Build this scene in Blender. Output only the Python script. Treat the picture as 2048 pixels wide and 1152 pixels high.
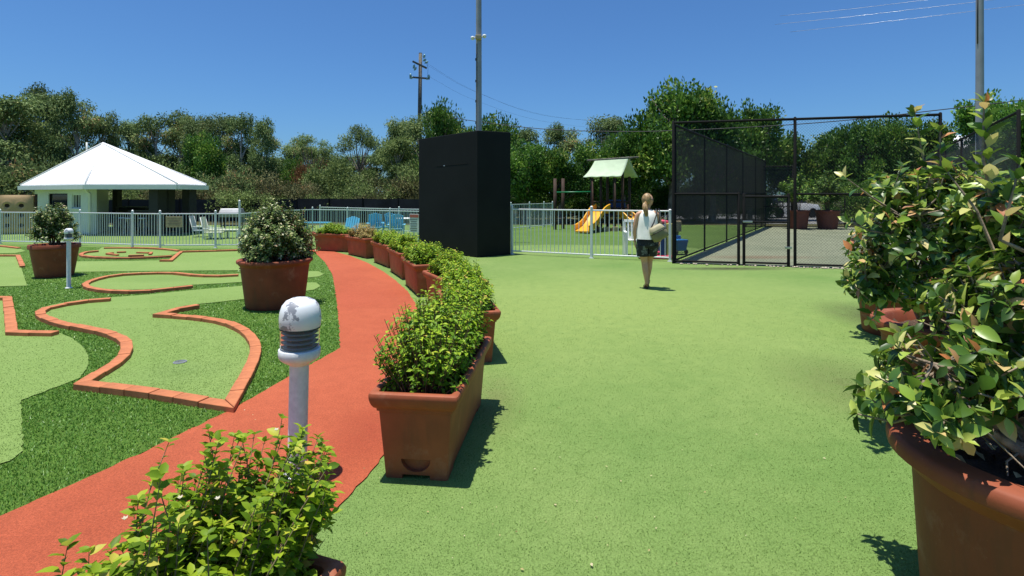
import bpy, bmesh, math, random
import numpy as np
from mathutils import Vector, Matrix, Quaternion

for o in list(bpy.data.objects):
    bpy.data.objects.remove(o)
SC = bpy.context.scene
COL = SC.collection
PI = math.pi

# ------------------------------------------------------------------ camera
F, H, YH = 1050.0, 1.6, 388.0          # focal length in photo pixels, eye height, horizon row
cam_d = bpy.data.cameras.new('camera')
cam = bpy.data.objects.new('camera', cam_d)
COL.objects.link(cam)
cam.location = (0, 0, H)
cam.rotation_euler = (PI / 2, 0, 0)
cam_d.sensor_width = 36
cam_d.lens = 36 * F / 2048
cam_d.shift_y = -(576 - YH) / 2048
cam_d.clip_start = 0.05
cam_d.clip_end = 3000
SC.camera = cam

# ------------------------------------------------------------------ sky, sun, exposure
SUN_EL, SUN_AZ = math.radians(82.5), math.radians(-98)   # azimuth measured from +Y towards +X
world = bpy.data.worlds.new('World')
SC.world = world
world.use_nodes = True
wn = world.node_tree
bg = wn.nodes['Background']
sky = wn.nodes.new('ShaderNodeTexSky')
sky.sky_type = 'NISHITA'
sky.sun_disc = False
sky.sun_elevation = SUN_EL
sky.sun_rotation = SUN_AZ
sky.altitude = 0
sky.air_density = 1.0
sky.dust_density = 1.0
sky.ozone_density = 2.5
tint = wn.nodes.new('ShaderNodeMix')            # deeper blue of the clear subtropical sky, the same everywhere
tint.data_type = 'RGBA'
tint.blend_type = 'MULTIPLY'
tint.inputs[0].default_value = 1
tint.inputs[7].default_value = (.405, .69, 1.0, 1)
wn.links.new(sky.outputs[0], tint.inputs[6])
wn.links.new(tint.outputs[2], bg.inputs[0])
bg.inputs[1].default_value = 0.102
sd = bpy.data.lights.new('sun', 'SUN')
sun = bpy.data.objects.new('sun', sd)
COL.objects.link(sun)
sd.energy = 5.0
sd.angle = math.radians(0.5)
sd.color = (1.0, 0.955, 0.88)
SDIR = Vector((math.sin(SUN_AZ) * math.cos(SUN_EL), math.cos(SUN_AZ) * math.cos(SUN_EL), math.sin(SUN_EL)))
sun.rotation_euler = (-SDIR).to_track_quat('-Z', 'Y').to_euler()
SC.view_settings.view_transform = 'Standard'
SC.view_settings.look = 'None'
SC.view_settings.gamma = 1
SC.view_settings.use_curve_mapping = False
SC.view_settings.exposure = 0.33
SC.cycles.max_bounces = 8
SC.cycles.transparent_max_bounces = 24


# ------------------------------------------------------------------ helpers
def G(px, py, z=0.0):
    d = F * (H - z) / (py - YH)
    return ((px - 1024) / F * d, d)


def W(px, py, d):
    return Vector(((px - 1024) / F * d, d, H - (py - YH) / F * d))


def rgb(h):
    h = h.lstrip('#')
    c = [int(h[i:i + 2], 16) / 255 for i in (0, 2, 4)]
    return tuple(x / 12.92 if x <= .04045 else ((x + .055) / 1.055) ** 2.4 for x in c)


MATS = {}


def newmat(name):
    m = bpy.data.materials.new(name)
    m.use_nodes = True
    return m, m.node_tree, m.node_tree.nodes['Principled BSDF']


def ramp(nt, stops, interp='LINEAR'):
    r = nt.nodes.new('ShaderNodeValToRGB')
    r.color_ramp.interpolation = interp
    el = r.color_ramp.elements
    while len(el) < len(stops):
        el.new(0.5)
    for e, (p, c) in zip(el, stops):
        e.position = p
        e.color = (*c, 1)
    return r


def coords(nt, scale=1.0, kind='Object'):
    t = nt.nodes.new('ShaderNodeTexCoord')
    mp = nt.nodes.new('ShaderNodeMapping')
    if hasattr(scale, '__len__'):
        mp.inputs['Scale'].default_value = scale
    else:
        mp.inputs['Scale'].default_value = (scale,) * 3
    nt.links.new(t.outputs[kind], mp.inputs[0])
    return mp


def noise(nt, vec, scale, detail=4, rough=.55):
    n = nt.nodes.new('ShaderNodeTexNoise')
    n.inputs['Scale'].default_value = scale
    n.inputs['Detail'].default_value = detail
    n.inputs['Roughness'].default_value = rough
    nt.links.new(vec.outputs[0], n.inputs['Vector'])
    return n


def mixc(nt, fac, a, b, mode='MIX'):
    m = nt.nodes.new('ShaderNodeMix')
    m.data_type = 'RGBA'
    m.blend_type = mode
    for sock, v in ((m.inputs[0], fac), (m.inputs[6], a), (m.inputs[7], b)):
        if hasattr(v, 'is_linked') or hasattr(v, 'links'):
            nt.links.new(v, sock)
        elif isinstance(v, (int, float)):
            sock.default_value = v
        else:
            sock.default_value = (*v, 1)
    return m.outputs[2]


def bump(nt, bsdf, height, strength=.3, dist=.01):
    b = nt.nodes.new('ShaderNodeBump')
    b.inputs['Strength'].default_value = strength
    b.inputs['Distance'].default_value = dist
    nt.links.new(height, b.inputs['Height'])
    nt.links.new(b.outputs[0], bsdf.inputs['Normal'])


def simple(name, col, rough=.6, metal=0, var=.12, scale=6, fine=60, bumpy=.12, spec=.5, kind='Object'):
    """plain material with soft mottling and a fine grain"""
    m, nt, b = newmat(name)
    v = coords(nt, 1, kind)
    n1 = noise(nt, v, scale, 5)
    n2 = noise(nt, v, fine, 3)
    dark = tuple(c * (1 - var * 1.6) for c in col)
    lite = tuple(min(1, c * (1 + var)) for c in col)
    r = ramp(nt, [(.3, dark), (.7, lite)])
    nt.links.new(n1.outputs[0], r.inputs[0])
    nt.links.new(r.outputs[0], b.inputs['Base Color'])
    b.inputs['Roughness'].default_value = rough
    b.inputs['Metallic'].default_value = metal
    b.inputs['Specular IOR Level'].default_value = spec
    if bumpy:
        bump(nt, b, n2.outputs[0], bumpy, .004)
    MATS[name] = m
    return m


def leafmat(name, stops, trans=.35, rough=.5, source='attr', spec=.25, tint=.0, gain=1.0):
    """leaf: each face (or each leaf object) picks a colour of its own from the ramp"""
    m, nt, b = newmat(name)
    stops = [(p, tuple(min(.8, q * gain) for q in c)) for p, c in stops]
    if source == 'attr':
        a = nt.nodes.new('ShaderNodeAttribute')
        a.attribute_name = 'rnd'
        fac = a.outputs['Fac']
    else:
        a = nt.nodes.new('ShaderNodeObjectInfo')
        fac = a.outputs['Random']
    r = ramp(nt, stops)
    nt.links.new(fac, r.inputs[0])
    colr = r.outputs[0]
    if tint:
        oi = nt.nodes.new('ShaderNodeObjectInfo')
        hs = nt.nodes.new('ShaderNodeHueSaturation')
        mr = nt.nodes.new('ShaderNodeMapRange')
        mr.inputs[3].default_value = 1 - tint
        mr.inputs[4].default_value = 1 + tint
        nt.links.new(oi.outputs['Random'], mr.inputs[0])
        nt.links.new(mr.outputs[0], hs.inputs['Value'])
        nt.links.new(colr, hs.inputs['Color'])
        colr = hs.outputs[0]
    nt.links.new(colr, b.inputs['Base Color'])
    b.inputs['Roughness'].default_value = rough
    b.inputs['Specular IOR Level'].default_value = spec
    t = nt.nodes.new('ShaderNodeBsdfTranslucent')
    g = mixc(nt, .5, colr, (.6, .9, .1), 'MULTIPLY')
    nt.links.new(colr, t.inputs[0])
    mx = nt.nodes.new('ShaderNodeMixShader')
    mx.inputs[0].default_value = trans
    nt.links.new(b.outputs[0], mx.inputs[1])
    nt.links.new(t.outputs[0], mx.inputs[2])
    nt.links.new(mx.outputs[0], nt.nodes['Material Output'].inputs[0])
    MATS[name] = m
    return m


class MB:
    """collects shapes and links them as one mesh object"""

    def __init__(self):
        self.v, self.f = [], []

    def add(self, vs, fs):
        o = len(self.v)
        self.v += [tuple(p) for p in vs]
        self.f += [tuple(i + o for i in f) for f in fs]
        return self

    def box(self, c, s, rz=0, M=None):
        hx, hy, hz = s[0] / 2, s[1] / 2, s[2] / 2
        vs = [Vector((x, y, z)) for z in (-hz, hz) for x, y in ((-hx, -hy), (hx, -hy), (hx, hy), (-hx, hy))]
        R = M if M is not None else Matrix.Rotation(rz, 3, 'Z')
        vs = [R @ p + Vector(c) for p in vs]
        return self.add(vs, [(3, 2, 1, 0), (4, 5, 6, 7), (0, 1, 5, 4), (1, 2, 6, 5), (2, 3, 7, 6), (3, 0, 4, 7)])

    def tube(self, pts, radii, n=6, cap=True):
        pts = [Vector(p) for p in pts]
        if not hasattr(radii, '__len__'):
            radii = [radii] * len(pts)
        rings, ref = [], Vector((.31, .17, .93))
        for i, p in enumerate(pts):
            t = (pts[min(i + 1, len(pts) - 1)] - pts[max(i - 1, 0)])
            if t.length < 1e-9:
                t = Vector((0, 0, 1))
            t.normalize()
            if abs(t.dot(ref)) > .97:
                ref = Vector((1, .2, .1)).normalized()
            u = t.cross(ref).normalized()
            w = t.cross(u)
            rings += [p + radii[i] * (math.cos(2 * PI * k / n) * u + math.sin(2 * PI * k / n) * w) for k in range(n)]
        fs = []
        for i in range(len(pts) - 1):
            for k in range(n):
                a, b = i * n + k, i * n + (k + 1) % n
                fs.append((a, b, b + n, a + n))
        if cap:
            fs.append(tuple(range(n - 1, -1, -1)))
            fs.append(tuple(range((len(pts) - 1) * n, len(pts) * n)))
        return self.add(rings, fs)

    def lathe(self, prof, c=(0, 0, 0), n=24, cap=(True, True)):
        vs, fs = [], []
        for r, z in prof:
            vs += [(c[0] + r * math.cos(2 * PI * k / n), c[1] + r * math.sin(2 * PI * k / n), c[2] + z) for k in range(n)]
        for i in range(len(prof) - 1):
            for k in range(n):
                a, b = i * n + k, i * n + (k + 1) % n
                fs.append((a, b, b + n, a + n))
        if cap[0]:
            fs.append(tuple(range(n - 1, -1, -1)))
        if cap[1]:
            fs.append(tuple(range((len(prof) - 1) * n, len(prof) * n)))
        return self.add(vs, fs)

    def loft(self, rings, cap=(True, True)):
        n = len(rings[0])
        vs = [p for r in rings for p in r]
        fs = []
        for i in range(len(rings) - 1):
            for k in range(n):
                a, b = i * n + k, i * n + (k + 1) % n
                fs.append((a, b, b + n, a + n))
        if cap[0]:
            fs.append(tuple(range(n - 1, -1, -1)))
        if cap[1]:
            fs.append(tuple(range((len(rings) - 1) * n, len(rings) * n)))
        return self.add(vs, fs)

    def prism(self, pts, z0, z1):
        n = len(pts)
        vs = [(p[0], p[1], z0) for p in pts] + [(p[0], p[1], z1) for p in pts]
        fs = [tuple(range(n - 1, -1, -1)), tuple(range(n, 2 * n))]
        fs += [(k, (k + 1) % n, (k + 1) % n + n, k + n) for k in range(n)]
        return self.add(vs, fs)

    def mesh(self, name, mat=None, smooth=False, bev=0, seg=2):
        me = bpy.data.meshes.new(name)
        me.from_pydata(self.v, [], self.f)
        bm = bmesh.new()
        bm.from_mesh(me)
        bmesh.ops.recalc_face_normals(bm, faces=bm.faces)
        if bev:
            es = [e for e in bm.edges if len(e.link_faces) == 2 and e.calc_face_angle(0) > .5]
            bmesh.ops.bevel(bm, geom=es, offset=bev, segments=seg, affect='EDGES', profile=.6, clamp_overlap=True)
        bm.to_mesh(me)
        bm.free()
        if smooth:
            me.shade_smooth()
            if smooth is not True:
                me.set_sharp_from_angle(angle=math.radians(smooth))
        if mat:
            me.materials.append(MATS[mat] if isinstance(mat, str) else mat)
        return me

    def build(self, name, mat=None, parent=None, smooth=False, bev=0, seg=2, loc=None):
        o = bpy.data.objects.new(name, self.mesh(name, mat, smooth, bev, seg))
        COL.objects.link(o)
        if parent:
            o.parent = parent
        if loc is not None:
            o.location = loc
        return o


def link(name, me, parent=None, loc=(0, 0, 0), rz=0):
    o = bpy.data.objects.new(name, me)
    COL.objects.link(o)
    o.parent = parent
    o.location = loc
    o.rotation_euler = (0, 0, rz)
    return o


def tag(o, label=None, cat=None, group=None, kind=None):
    if label:
        o['label'] = label
    if cat:
        o['category'] = cat
    if group:
        o['group'] = group
    if kind:
        o['kind'] = kind
    return o


def thing(name, label, cat, loc=(0, 0, 0), rz=0, group=None):
    o = bpy.data.objects.new(name, None)
    o.empty_display_size = .1
    COL.objects.link(o)
    o.location = loc
    o.rotation_euler = (0, 0, rz)
    return tag(o, label, cat, group)


def copy_tree(o, parent=None):
    c = o.copy()
    COL.objects.link(c)
    c.parent = parent
    for ch in list(o.children):
        copy_tree(ch, c)
    return c


def sheet(name, poly, z, mat, kind='structure'):
    me = bpy.data.meshes.new(name)
    me.from_pydata([(p[0], p[1], z) for p in poly], [], [tuple(range(len(poly)))])
    bm = bmesh.new()
    bm.from_mesh(me)
    bmesh.ops.recalc_face_normals(bm, faces=bm.faces)
    for f in bm.faces:
        if f.normal.z < 0:
            f.normal_flip()
    bmesh.ops.triangulate(bm, faces=bm.faces)
    bm.to_mesh(me)
    bm.free()
    me.materials.append(MATS[mat])
    o = bpy.data.objects.new(name, me)
    COL.objects.link(o)
    o['kind'] = kind
    return o


def smooth_line(pts, step=.03, closed=False):
    """Catmull-Rom through pts, resampled"""
    P = [np.array(p, float) for p in pts]
    n = len(P)
    out = []
    rng = range(n if closed else n - 1)
    for i in rng:
        if closed:
            p0, p1, p2, p3 = P[(i - 1) % n], P[i], P[(i + 1) % n], P[(i + 2) % n]
        else:
            p1, p2 = P[i], P[i + 1]
            p0 = P[i - 1] if i else 2 * p1 - p2
            p3 = P[i + 2] if i + 2 < n else 2 * p2 - p1
        m = max(2, int(np.linalg.norm(p2 - p1) / step))
        for k in range(m):
            t = k / m
            out.append(.5 * (2 * p1 + (p2 - p0) * t + (2 * p0 - 5 * p1 + 4 * p2 - p3) * t * t + (3 * p1 - p0 - 3 * p2 + p3) * t ** 3))
    if not closed:
        out.append(P[-1])
    return out


def inside(poly, X, Y):
    c = np.zeros(X.shape, bool)
    n = len(poly)
    for i in range(n):
        x1, y1 = poly[i]
        x2, y2 = poly[(i + 1) % n]
        if y1 == y2:
            continue
        t = ((y1 > Y) != (y2 > Y)) & (X < (x2 - x1) * (Y - y1) / (y2 - y1) + x1)
        c ^= t
    return c


def np_mesh(name, V, faces, mat, rnd=None, smooth=False):
    """V (n,3); faces (m,k) with constant k; rnd one value per face"""
    me = bpy.data.meshes.new(name)
    m, k = faces.shape
    me.vertices.add(len(V))
    me.vertices.foreach_set('co', np.ascontiguousarray(V, np.float32).ravel())
    me.loops.add(m * k)
    me.loops.foreach_set('vertex_index', np.ascontiguousarray(faces, np.int32).ravel())
    me.polygons.add(m)
    me.polygons.foreach_set('loop_start', np.arange(0, m * k, k, dtype=np.int32))
    me.polygons.foreach_set('use_smooth', np.full(m, bool(smooth)))
    me.update(calc_edges=True)
    if rnd is not None:
        a = me.attributes.new('rnd', 'FLOAT', 'FACE')
        a.data.foreach_set('value', np.ascontiguousarray(rnd, np.float32))
    me.materials.append(MATS[mat])
    return me


# leaf outlines: length runs along +x, width along y, upper side +z
def leaf_template(segs=1, w=.5, fold=.12, droop=.1):
    if segs == 0:
        V = np.array([(0, 0, 0), (.45, -w / 2, .0), (1, 0, 0), (.45, w / 2, .0)])
        return V, np.array([(0, 1, 2), (0, 2, 3)])
    n = segs + 1
    V, Fc = [(0, 0, 0)], []
    for i in range(1, n):
        t = i / n
        hw = w / 2 * (math.sin(PI * t ** .85)) ** .8
        z = -droop * t * t
        V += [(t, -hw, z + fold * hw * 2), (t, 0, z), (t, hw, z + fold * hw * 2)]
    V.append((1.0, 0, -droop))
    Fc += [(0, 1, 2), (0, 2, 3)]
    for i in range(1, n - 1):
        a, b = 1 + (i - 1) * 3, 1 + i * 3
        Fc += [(a, b, b + 1), (a, b + 1, a + 1), (a + 1, b + 1, b + 2), (a + 1, b + 2, a + 2)]
    a = 1 + (n - 2) * 3
    Fc += [(a, len(V) - 1, a + 1), (a + 1, len(V) - 1, a + 2)]
    return np.array(V, float), np.array(Fc)


def norm(a):
    return a / np.maximum(np.linalg.norm(a, axis=-1, keepdims=True), 1e-9)


def leaf_frames(D, N):
    D = norm(D)
    N = norm(N - (N * D).sum(1, keepdims=True) * D)
    Yv = np.cross(N, D)
    return D, Yv, N


def leaf_batch(tmpl, P, D, N, S):
    V, Fc = tmpl
    D, Yv, N = leaf_frames(D, N)
    S = S[:, None, None]
    out = P[:, None, :] + S * (V[None, :, 0:1] * D[:, None, :] + V[None, :, 1:2] * Yv[:, None, :] + V[None, :, 2:3] * N[:, None, :])
    n = len(P)
    faces = (Fc[None] + (np.arange(n) * len(V))[:, None, None]).reshape(-1, 3)
    return out.reshape(-1, 3), faces


def shoots(rng, bases, tips, npl, size, t0=.25, spread=.75, upb=.5, curve=.06, whorl=0, sizevar=.3):
    """leaves in spiral along every shoot (plus a whorl at the tip); returns leaf arrays and the stem curves"""
    P, D, N, S, ST = [], [], [], [], []
    for b, t in zip(bases, tips):
        b, t = np.array(b, float), np.array(t, float)
        L = np.linalg.norm(t - b)
        ax = (t - b) / max(L, 1e-6)
        side = rng.normal(size=3)
        side -= side.dot(ax) * ax
        side /= max(np.linalg.norm(side), 1e-6)
        mid = (b + t) / 2 + side * curve * L * rng.normal()
        ph = rng.random() * 6.28
        u = np.cross(ax, (.3, .2, .9))
        u /= max(np.linalg.norm(u), 1e-6)
        w = np.cross(ax, u)
        ST.append((b, mid, t))
        k = max(1, int(npl * rng.uniform(.75, 1.25)))
        for i in range(k + whorl):
            s = min(1, t0 + (1 - t0) * (i + rng.random() * .5) / k)
            p = (1 - s) ** 2 * b + 2 * s * (1 - s) * mid + s * s * t
            a = ph + i * 2.4
            rad = math.cos(a) * u + math.sin(a) * w
            d = rad * spread + ax * (1 - spread) * (1.3 if i >= k else 1) + np.array((0, 0, .1)) + rng.normal(size=3) * .15
            nn = np.array((0, 0, upb)) + ax * .6 + rng.normal(size=3) * .3
            P.append(p)
            D.append(d)
            N.append(nn)
            S.append(size * rng.uniform(1 - sizevar, 1 + sizevar) * (1.0 if s < .9 else .8))
    return [np.array(a) for a in (P, D, N, S)] + [ST]


def stems_mb(ST, r0, r1=None, n=4, mb=None):
    mb = mb or MB()
    for b, m, t in ST:
        pts = [(1 - s) ** 2 * b + 2 * s * (1 - s) * m + s * s * t for s in (0, .35, .7, 1)]
        mb.tube(pts, [r0, r0 * .8, r0 * .55, (r1 or r0 * .35)], n, cap=False)
    return mb

# ------------------------------------------------------------------ materials of the place
def turf_mat(name, cols, patch, stain_or_sheen=(), sheen=0, grain=330, grainamt=.5, rough=.85, bumps=.5):
    m, nt, b = newmat(name)
    v = coords(nt, 1)
    n1 = noise(nt, v, .55, 4)
    n2 = noise(nt, v, 7, 5, .65)
    n3 = noise(nt, v, grain, 3, .75)
    n4 = noise(nt, v, grain * .33, 2, .6)
    r = ramp(nt, [(.32, cols[0]), (.68, cols[1])])
    nt.links.new(n1.outputs[0], r.inputs[0])
    c = mixc(nt, .5, r.outputs[0], ramp_out(nt, n2.outputs[0], [(.35, patch[0]), (.65, patch[1])]), 'MULTIPLY')
    for (x, y, rad, colr, amt) in stain_or_sheen:
        g = nt.nodes.new('ShaderNodeTexGradient')
        g.gradient_type = 'SPHERICAL'
        t = nt.nodes.new('ShaderNodeTexCoord')
        mp = nt.nodes.new('ShaderNodeMapping')
        sx, sy = rad if hasattr(rad, '__len__') else (rad, rad)
        mp.inputs['Location'].default_value = (-x / sx, -y / sy, 0)
        mp.inputs['Scale'].default_value = (1 / sx, 1 / sy, 1)
        nt.links.new(t.outputs['Object'], mp.inputs[0])
        nt.links.new(mp.outputs[0], g.inputs[0])
        mm = nt.nodes.new('ShaderNodeMath')
        mm.operation = 'MULTIPLY'
        nt.links.new(g.outputs[1], mm.inputs[0])
        nt.links.new(n2.outputs[0], mm.inputs[1])
        m2 = nt.nodes.new('ShaderNodeMath')
        m2.operation = 'MULTIPLY'
        m2.use_clamp = True
        m2.inputs[1].default_value = amt * 2
        nt.links.new(mm.outputs[0], m2.inputs[0])
        c = mixc(nt, m2.outputs[0], c, colr)
    lo, hi = 1 - grainamt, 1 + grainamt * .55
    c = mixc(nt, 1.0, c, ramp_out(nt, n3.outputs[0], [(.3, (lo,) * 3), (.7, (hi,) * 3)]), 'MULTIPLY')
    c = mixc(nt, 1.0, c, ramp_out(nt, n4.outputs[0], [(.3, (1 - grainamt * .55,) * 3), (.7, (1 + grainamt * .3,) * 3)]), 'MULTIPLY')
    nt.links.new(c, b.inputs['Base Color'])
    b.inputs['Roughness'].default_value = rough
    b.inputs['Specular IOR Level'].default_value = .2
    if sheen:
        b.inputs['Sheen Weight'].default_value = sheen
        b.inputs['Sheen Roughness'].default_value = .35
        b.inputs['Sheen Tint'].default_value = (.85, .95, .45, 1)
    bump(nt, b, n3.outputs[0], bumps, .004)
    MATS[name] = m


def ramp_out(nt, fac, stops):
    r = ramp(nt, stops)
    nt.links.new(fac, r.inputs[0])
    return r.outputs[0]


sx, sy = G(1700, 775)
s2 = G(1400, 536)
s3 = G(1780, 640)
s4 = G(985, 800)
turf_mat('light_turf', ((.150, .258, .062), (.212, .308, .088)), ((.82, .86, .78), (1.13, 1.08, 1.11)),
         stain_or_sheen=[(1.2, 7.5, (5.5, 4.2), (.255, .345, .092), 1.1), (sx + .1, sy, (.8, 1.1), (.13, .16, .05), .75), (s3[0], s3[1], (.8, 1.3), (.10, .13, .04), 1.3),  # first entry: sheen of turf seen at a low angle, put into the colour
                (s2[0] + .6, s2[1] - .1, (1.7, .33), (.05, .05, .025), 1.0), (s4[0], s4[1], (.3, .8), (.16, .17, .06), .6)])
turf_mat('putting_turf', ((.185, .290, .070), (.225, .325, .090)), ((.9, .92, .86), (1.07, 1.05, 1.08)), grainamt=.36,
         stain_or_sheen=[(*G(340, 560), (1.2, .5), (.15, .24, .06), .5), (*G(360, 745), (.5, .4), (.16, .25, .07), .5)])
turf_mat('dark_turf', ((.085, .172, .020), (.115, .21, .030)), ((.8, .8, .8), (1.15, 1.15, 1.15)), grainamt=.65, grain=180, bumps=1)
turf_mat('playground_grass', ((.085, .16, .028), (.115, .20, .04)), ((.8, .82, .8), (1.1, 1.1, 1.1)), grainamt=.4, grain=60)
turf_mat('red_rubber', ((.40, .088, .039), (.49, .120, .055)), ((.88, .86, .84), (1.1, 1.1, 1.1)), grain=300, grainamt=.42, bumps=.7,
         stain_or_sheen=[(*G(740, 870), (.35, .6), (.26, .04, .02), .5), (*G(690, 600), (.9, 1.2), (.46, .10, .05), .5)])
turf_mat('court_concrete', ((.16, .18, .115), (.22, .235, .155)), ((.75, .75, .75), (1.15, 1.15, 1.15)), grainamt=.3, grain=40,
         stain_or_sheen=[(*G(1520, 515), (1.8, .5), (.15, .085, .05), .7)])
turf_mat('bush_soil', ((.06, .055, .022), (.10, .10, .03)), ((.7, .75, .6), (1.2, 1.2, 1.2)), grainamt=.5, grain=9)
turf_mat('asphalt', ((.16, .16, .16), (.21, .21, .205)), ((.85,) * 3, (1.1,) * 3), grainamt=.3, grain=30)

simple('terracotta', (.315, .082, .033), .62, var=.14, scale=5, fine=140, bumpy=.1, spec=.35)
simple('terracotta_dark', (.24, .060, .027), .65, var=.16, scale=4, fine=120, bumpy=.1, spec=.3)
simple('terracotta_mid', (.255, .066, .028), .65, var=.14, scale=4, fine=120, bumpy=.1, spec=.3)
simple('terracotta_red', (.15, .034, .020), .65, var=.12, bumpy=.05)
simple('edging', (.47, .165, .070), .75, var=.16, scale=9, fine=150, bumpy=.25, spec=.25)
simple('potting_soil', (.075, .042, .024), .95, var=.5, scale=30, fine=90, bumpy=1)
simple('recess', (.03, .016, .01), .95)
simple('fence_white', (.68, .70, .70), .4, var=.04, bumpy=0)
simple('fence_pale', (.50, .60, .56), .42, var=.05, bumpy=0)
simple('roof_white', (.82, .82, .80), .5, var=.03, bumpy=0)
simple('render_white', (.66, .70, .62), .8, var=.04, fine=40, bumpy=.1)
simple('trim_white', (.72, .75, .68), .5, var=.03, bumpy=0)
simple('black_paint', (.009, .0105, .010), .7, var=.2, scale=.9, fine=90, bumpy=.1, spec=.2)
simple('black_steel', (.009, .009, .009), .8, var=.15, bumpy=0, spec=.15)
simple('black_wire', (.02, .02, .02), .6, var=.1, bumpy=0)
simple('shade_cloth', (.016, .019, .024), .85, var=.25, scale=1.5, fine=50, bumpy=.2, spec=.2)
simple('column_black', (.012, .012, .012), .6, var=.2, bumpy=.05)
simple('galvanised', (.32, .33, .34), .45, metal=.55, var=.1, bumpy=0)
simple('pole_grey', (.30, .31, .32), .55, var=.12, scale=2, bumpy=.03)
simple('louver_grey', (.16, .16, .165), .35, metal=.6, var=.15, bumpy=0)
simple('dark_grey', (.045, .045, .045), .6)
simple('weathered_timber', (.13, .12, .095), .85, var=.35, scale=7, fine=60, bumpy=.4)
simple('dark_timber', (.055, .028, .016), .8, var=.3, scale=5, bumpy=.3)
simple('canvas_green', (.46, .57, .38), .8, var=.06, scale=4, fine=120, bumpy=.1)
simple('slide_yellow', (.80, .40, .025), .35, var=.05, bumpy=0)
simple('tan_plastic', (.42, .28, .13), .55, var=.1, scale=3, bumpy=.03)
simple('blue_plastic', (.10, .42, .62), .45, var=.06, bumpy=0)
simple('white_plastic', (.74, .76, .72), .45, var=.05, bumpy=0)
simple('cream_mesh', (.48, .52, .36), .7, var=.05)
simple('grey_mesh', (.24, .30, .31), .7, var=.05)
simple('pink_plastic', (.75, .10, .16), .4, var=.04, bumpy=0)
simple('navy_plastic', (.012, .04, .16), .4, var=.06, bumpy=0)
simple('yellow_plastic', (.62, .52, .16), .45, var=.06, bumpy=0)
simple('toy_blue', (.02, .16, .42), .45, var=.06, bumpy=0)
simple('green_pipe', (.01, .20, .075), .4, var=.05, bumpy=0)
simple('insulator', (.25, .45, .42), .25, var=.1, bumpy=0)
simple('sign_beige', (.45, .35, .20), .7, var=.15, scale=14, bumpy=0)
simple('sign_white', (.62, .66, .60), .6, var=.04, bumpy=0)
simple('sign_grey', (.12, .14, .13), .6, var=.04, bumpy=0)
simple('sign_red', (.45, .12, .08), .6, var=.04, bumpy=0)
simple('pebble', (.52, .44, .33), .85, var=.2, scale=12)
simple('bark_grey', (.20, .17, .135), .9, var=.4, scale=5, fine=30, bumpy=.5)
simple('bark_pale', (.42, .38, .32), .85, var=.3, scale=3, fine=30, bumpy=.3)
simple('stem_brown', (.15, .085, .045), .8, var=.35, scale=40, bumpy=.3)
simple('stem_tan', (.24, .17, .09), .8, var=.3, scale=40, bumpy=.2)
simple('stem_grey', (.27, .205, .14), .85, var=.4, scale=30, fine=160, bumpy=.6)
simple('glass_dark', (.02, .025, .03), .08, var=.1, bumpy=0)
simple('car_white', (.75, .76, .77), .3, var=.02, bumpy=0)
simple('tyre', (.02, .02, .02), .8, bumpy=0)
simple('steel', (.5, .5, .5), .3, metal=.8, bumpy=0)

# weathered terracotta: pale lime bloom, brown runs and scuffs, another part of the pattern on every piece
def weather(name):
    m = MATS[name]
    nt = m.node_tree
    b = nt.nodes['Principled BSDF']
    old = b.inputs['Base Color'].links[0].from_socket
    t = nt.nodes.new('ShaderNodeTexCoord')
    oi = nt.nodes.new('ShaderNodeObjectInfo')
    ad = nt.nodes.new('ShaderNodeVectorMath')
    ad.operation = 'MULTIPLY_ADD'
    nt.links.new(oi.outputs['Location'], ad.inputs[0])
    ad.inputs[1].default_value = (3.1, 2.3, 0)
    nt.links.new(t.outputs['Object'], ad.inputs[2])
    st = nt.nodes.new('ShaderNodeMapping')
    st.inputs['Scale'].default_value = (9, 9, 1.1)
    nt.links.new(ad.outputs[0], st.inputs[0])
    runs = noise(nt, st, 1.6, 5, .65)
    bl = noise(nt, ad, 4.5, 7, .7)
    sc = noise(nt, ad, 38, 4, .7)
    c = mixc(nt, ramp_out(nt, runs.outputs[0], [(.52, (0, 0, 0)), (.75, (.5, .5, .5))]), old, (.13, .06, .03))
    c = mixc(nt, ramp_out(nt, bl.outputs[0], [(.56, (0, 0, 0)), (.78, (.5, .5, .5))]), c, (.44, .24, .15))
    c = mixc(nt, ramp_out(nt, sc.outputs[0], [(.66, (0, 0, 0)), (.74, (.55, .55, .55))]), c, (.42, .17, .09))
    nt.links.new(c, b.inputs['Base Color'])


for nm_ in ('terracotta', 'terracotta_dark', 'terracotta_mid'):
    weather(nm_)

# bollard enamel with peeled grey patches
m, nt, b = newmat('peeling_enamel')
v = coords(nt, 1)
nz = noise(nt, v, 11, 6, .62)
n2 = noise(nt, v, 130, 3)
r = ramp(nt, [(.545, (.76, .78, .79)), (.575, (.27, .28, .31))])
nt.links.new(nz.outputs[0], r.inputs[0])
nt.links.new(r.outputs[0], b.inputs['Base Color'])
b.inputs['Roughness'].default_value = .45
bump(nt, b, mixc(nt, .5, nz.outputs[0], n2.outputs[0]), .12, .003)
MATS['peeling_enamel'] = m
simple('enamel_white', (.70, .72, .73), .42, var=.08, scale=30, fine=120, bumpy=.15)
# clear ribbed acrylic of the lamp
m, nt, b = newmat('lamp_acrylic')
b.inputs['Base Color'].default_value = (.9, .88, .84, 1)
b.inputs['Roughness'].default_value = .12
b.inputs['Transmission Weight'].default_value = .92
b.inputs['IOR'].default_value = 1.12
MATS['lamp_acrylic'] = m

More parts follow.
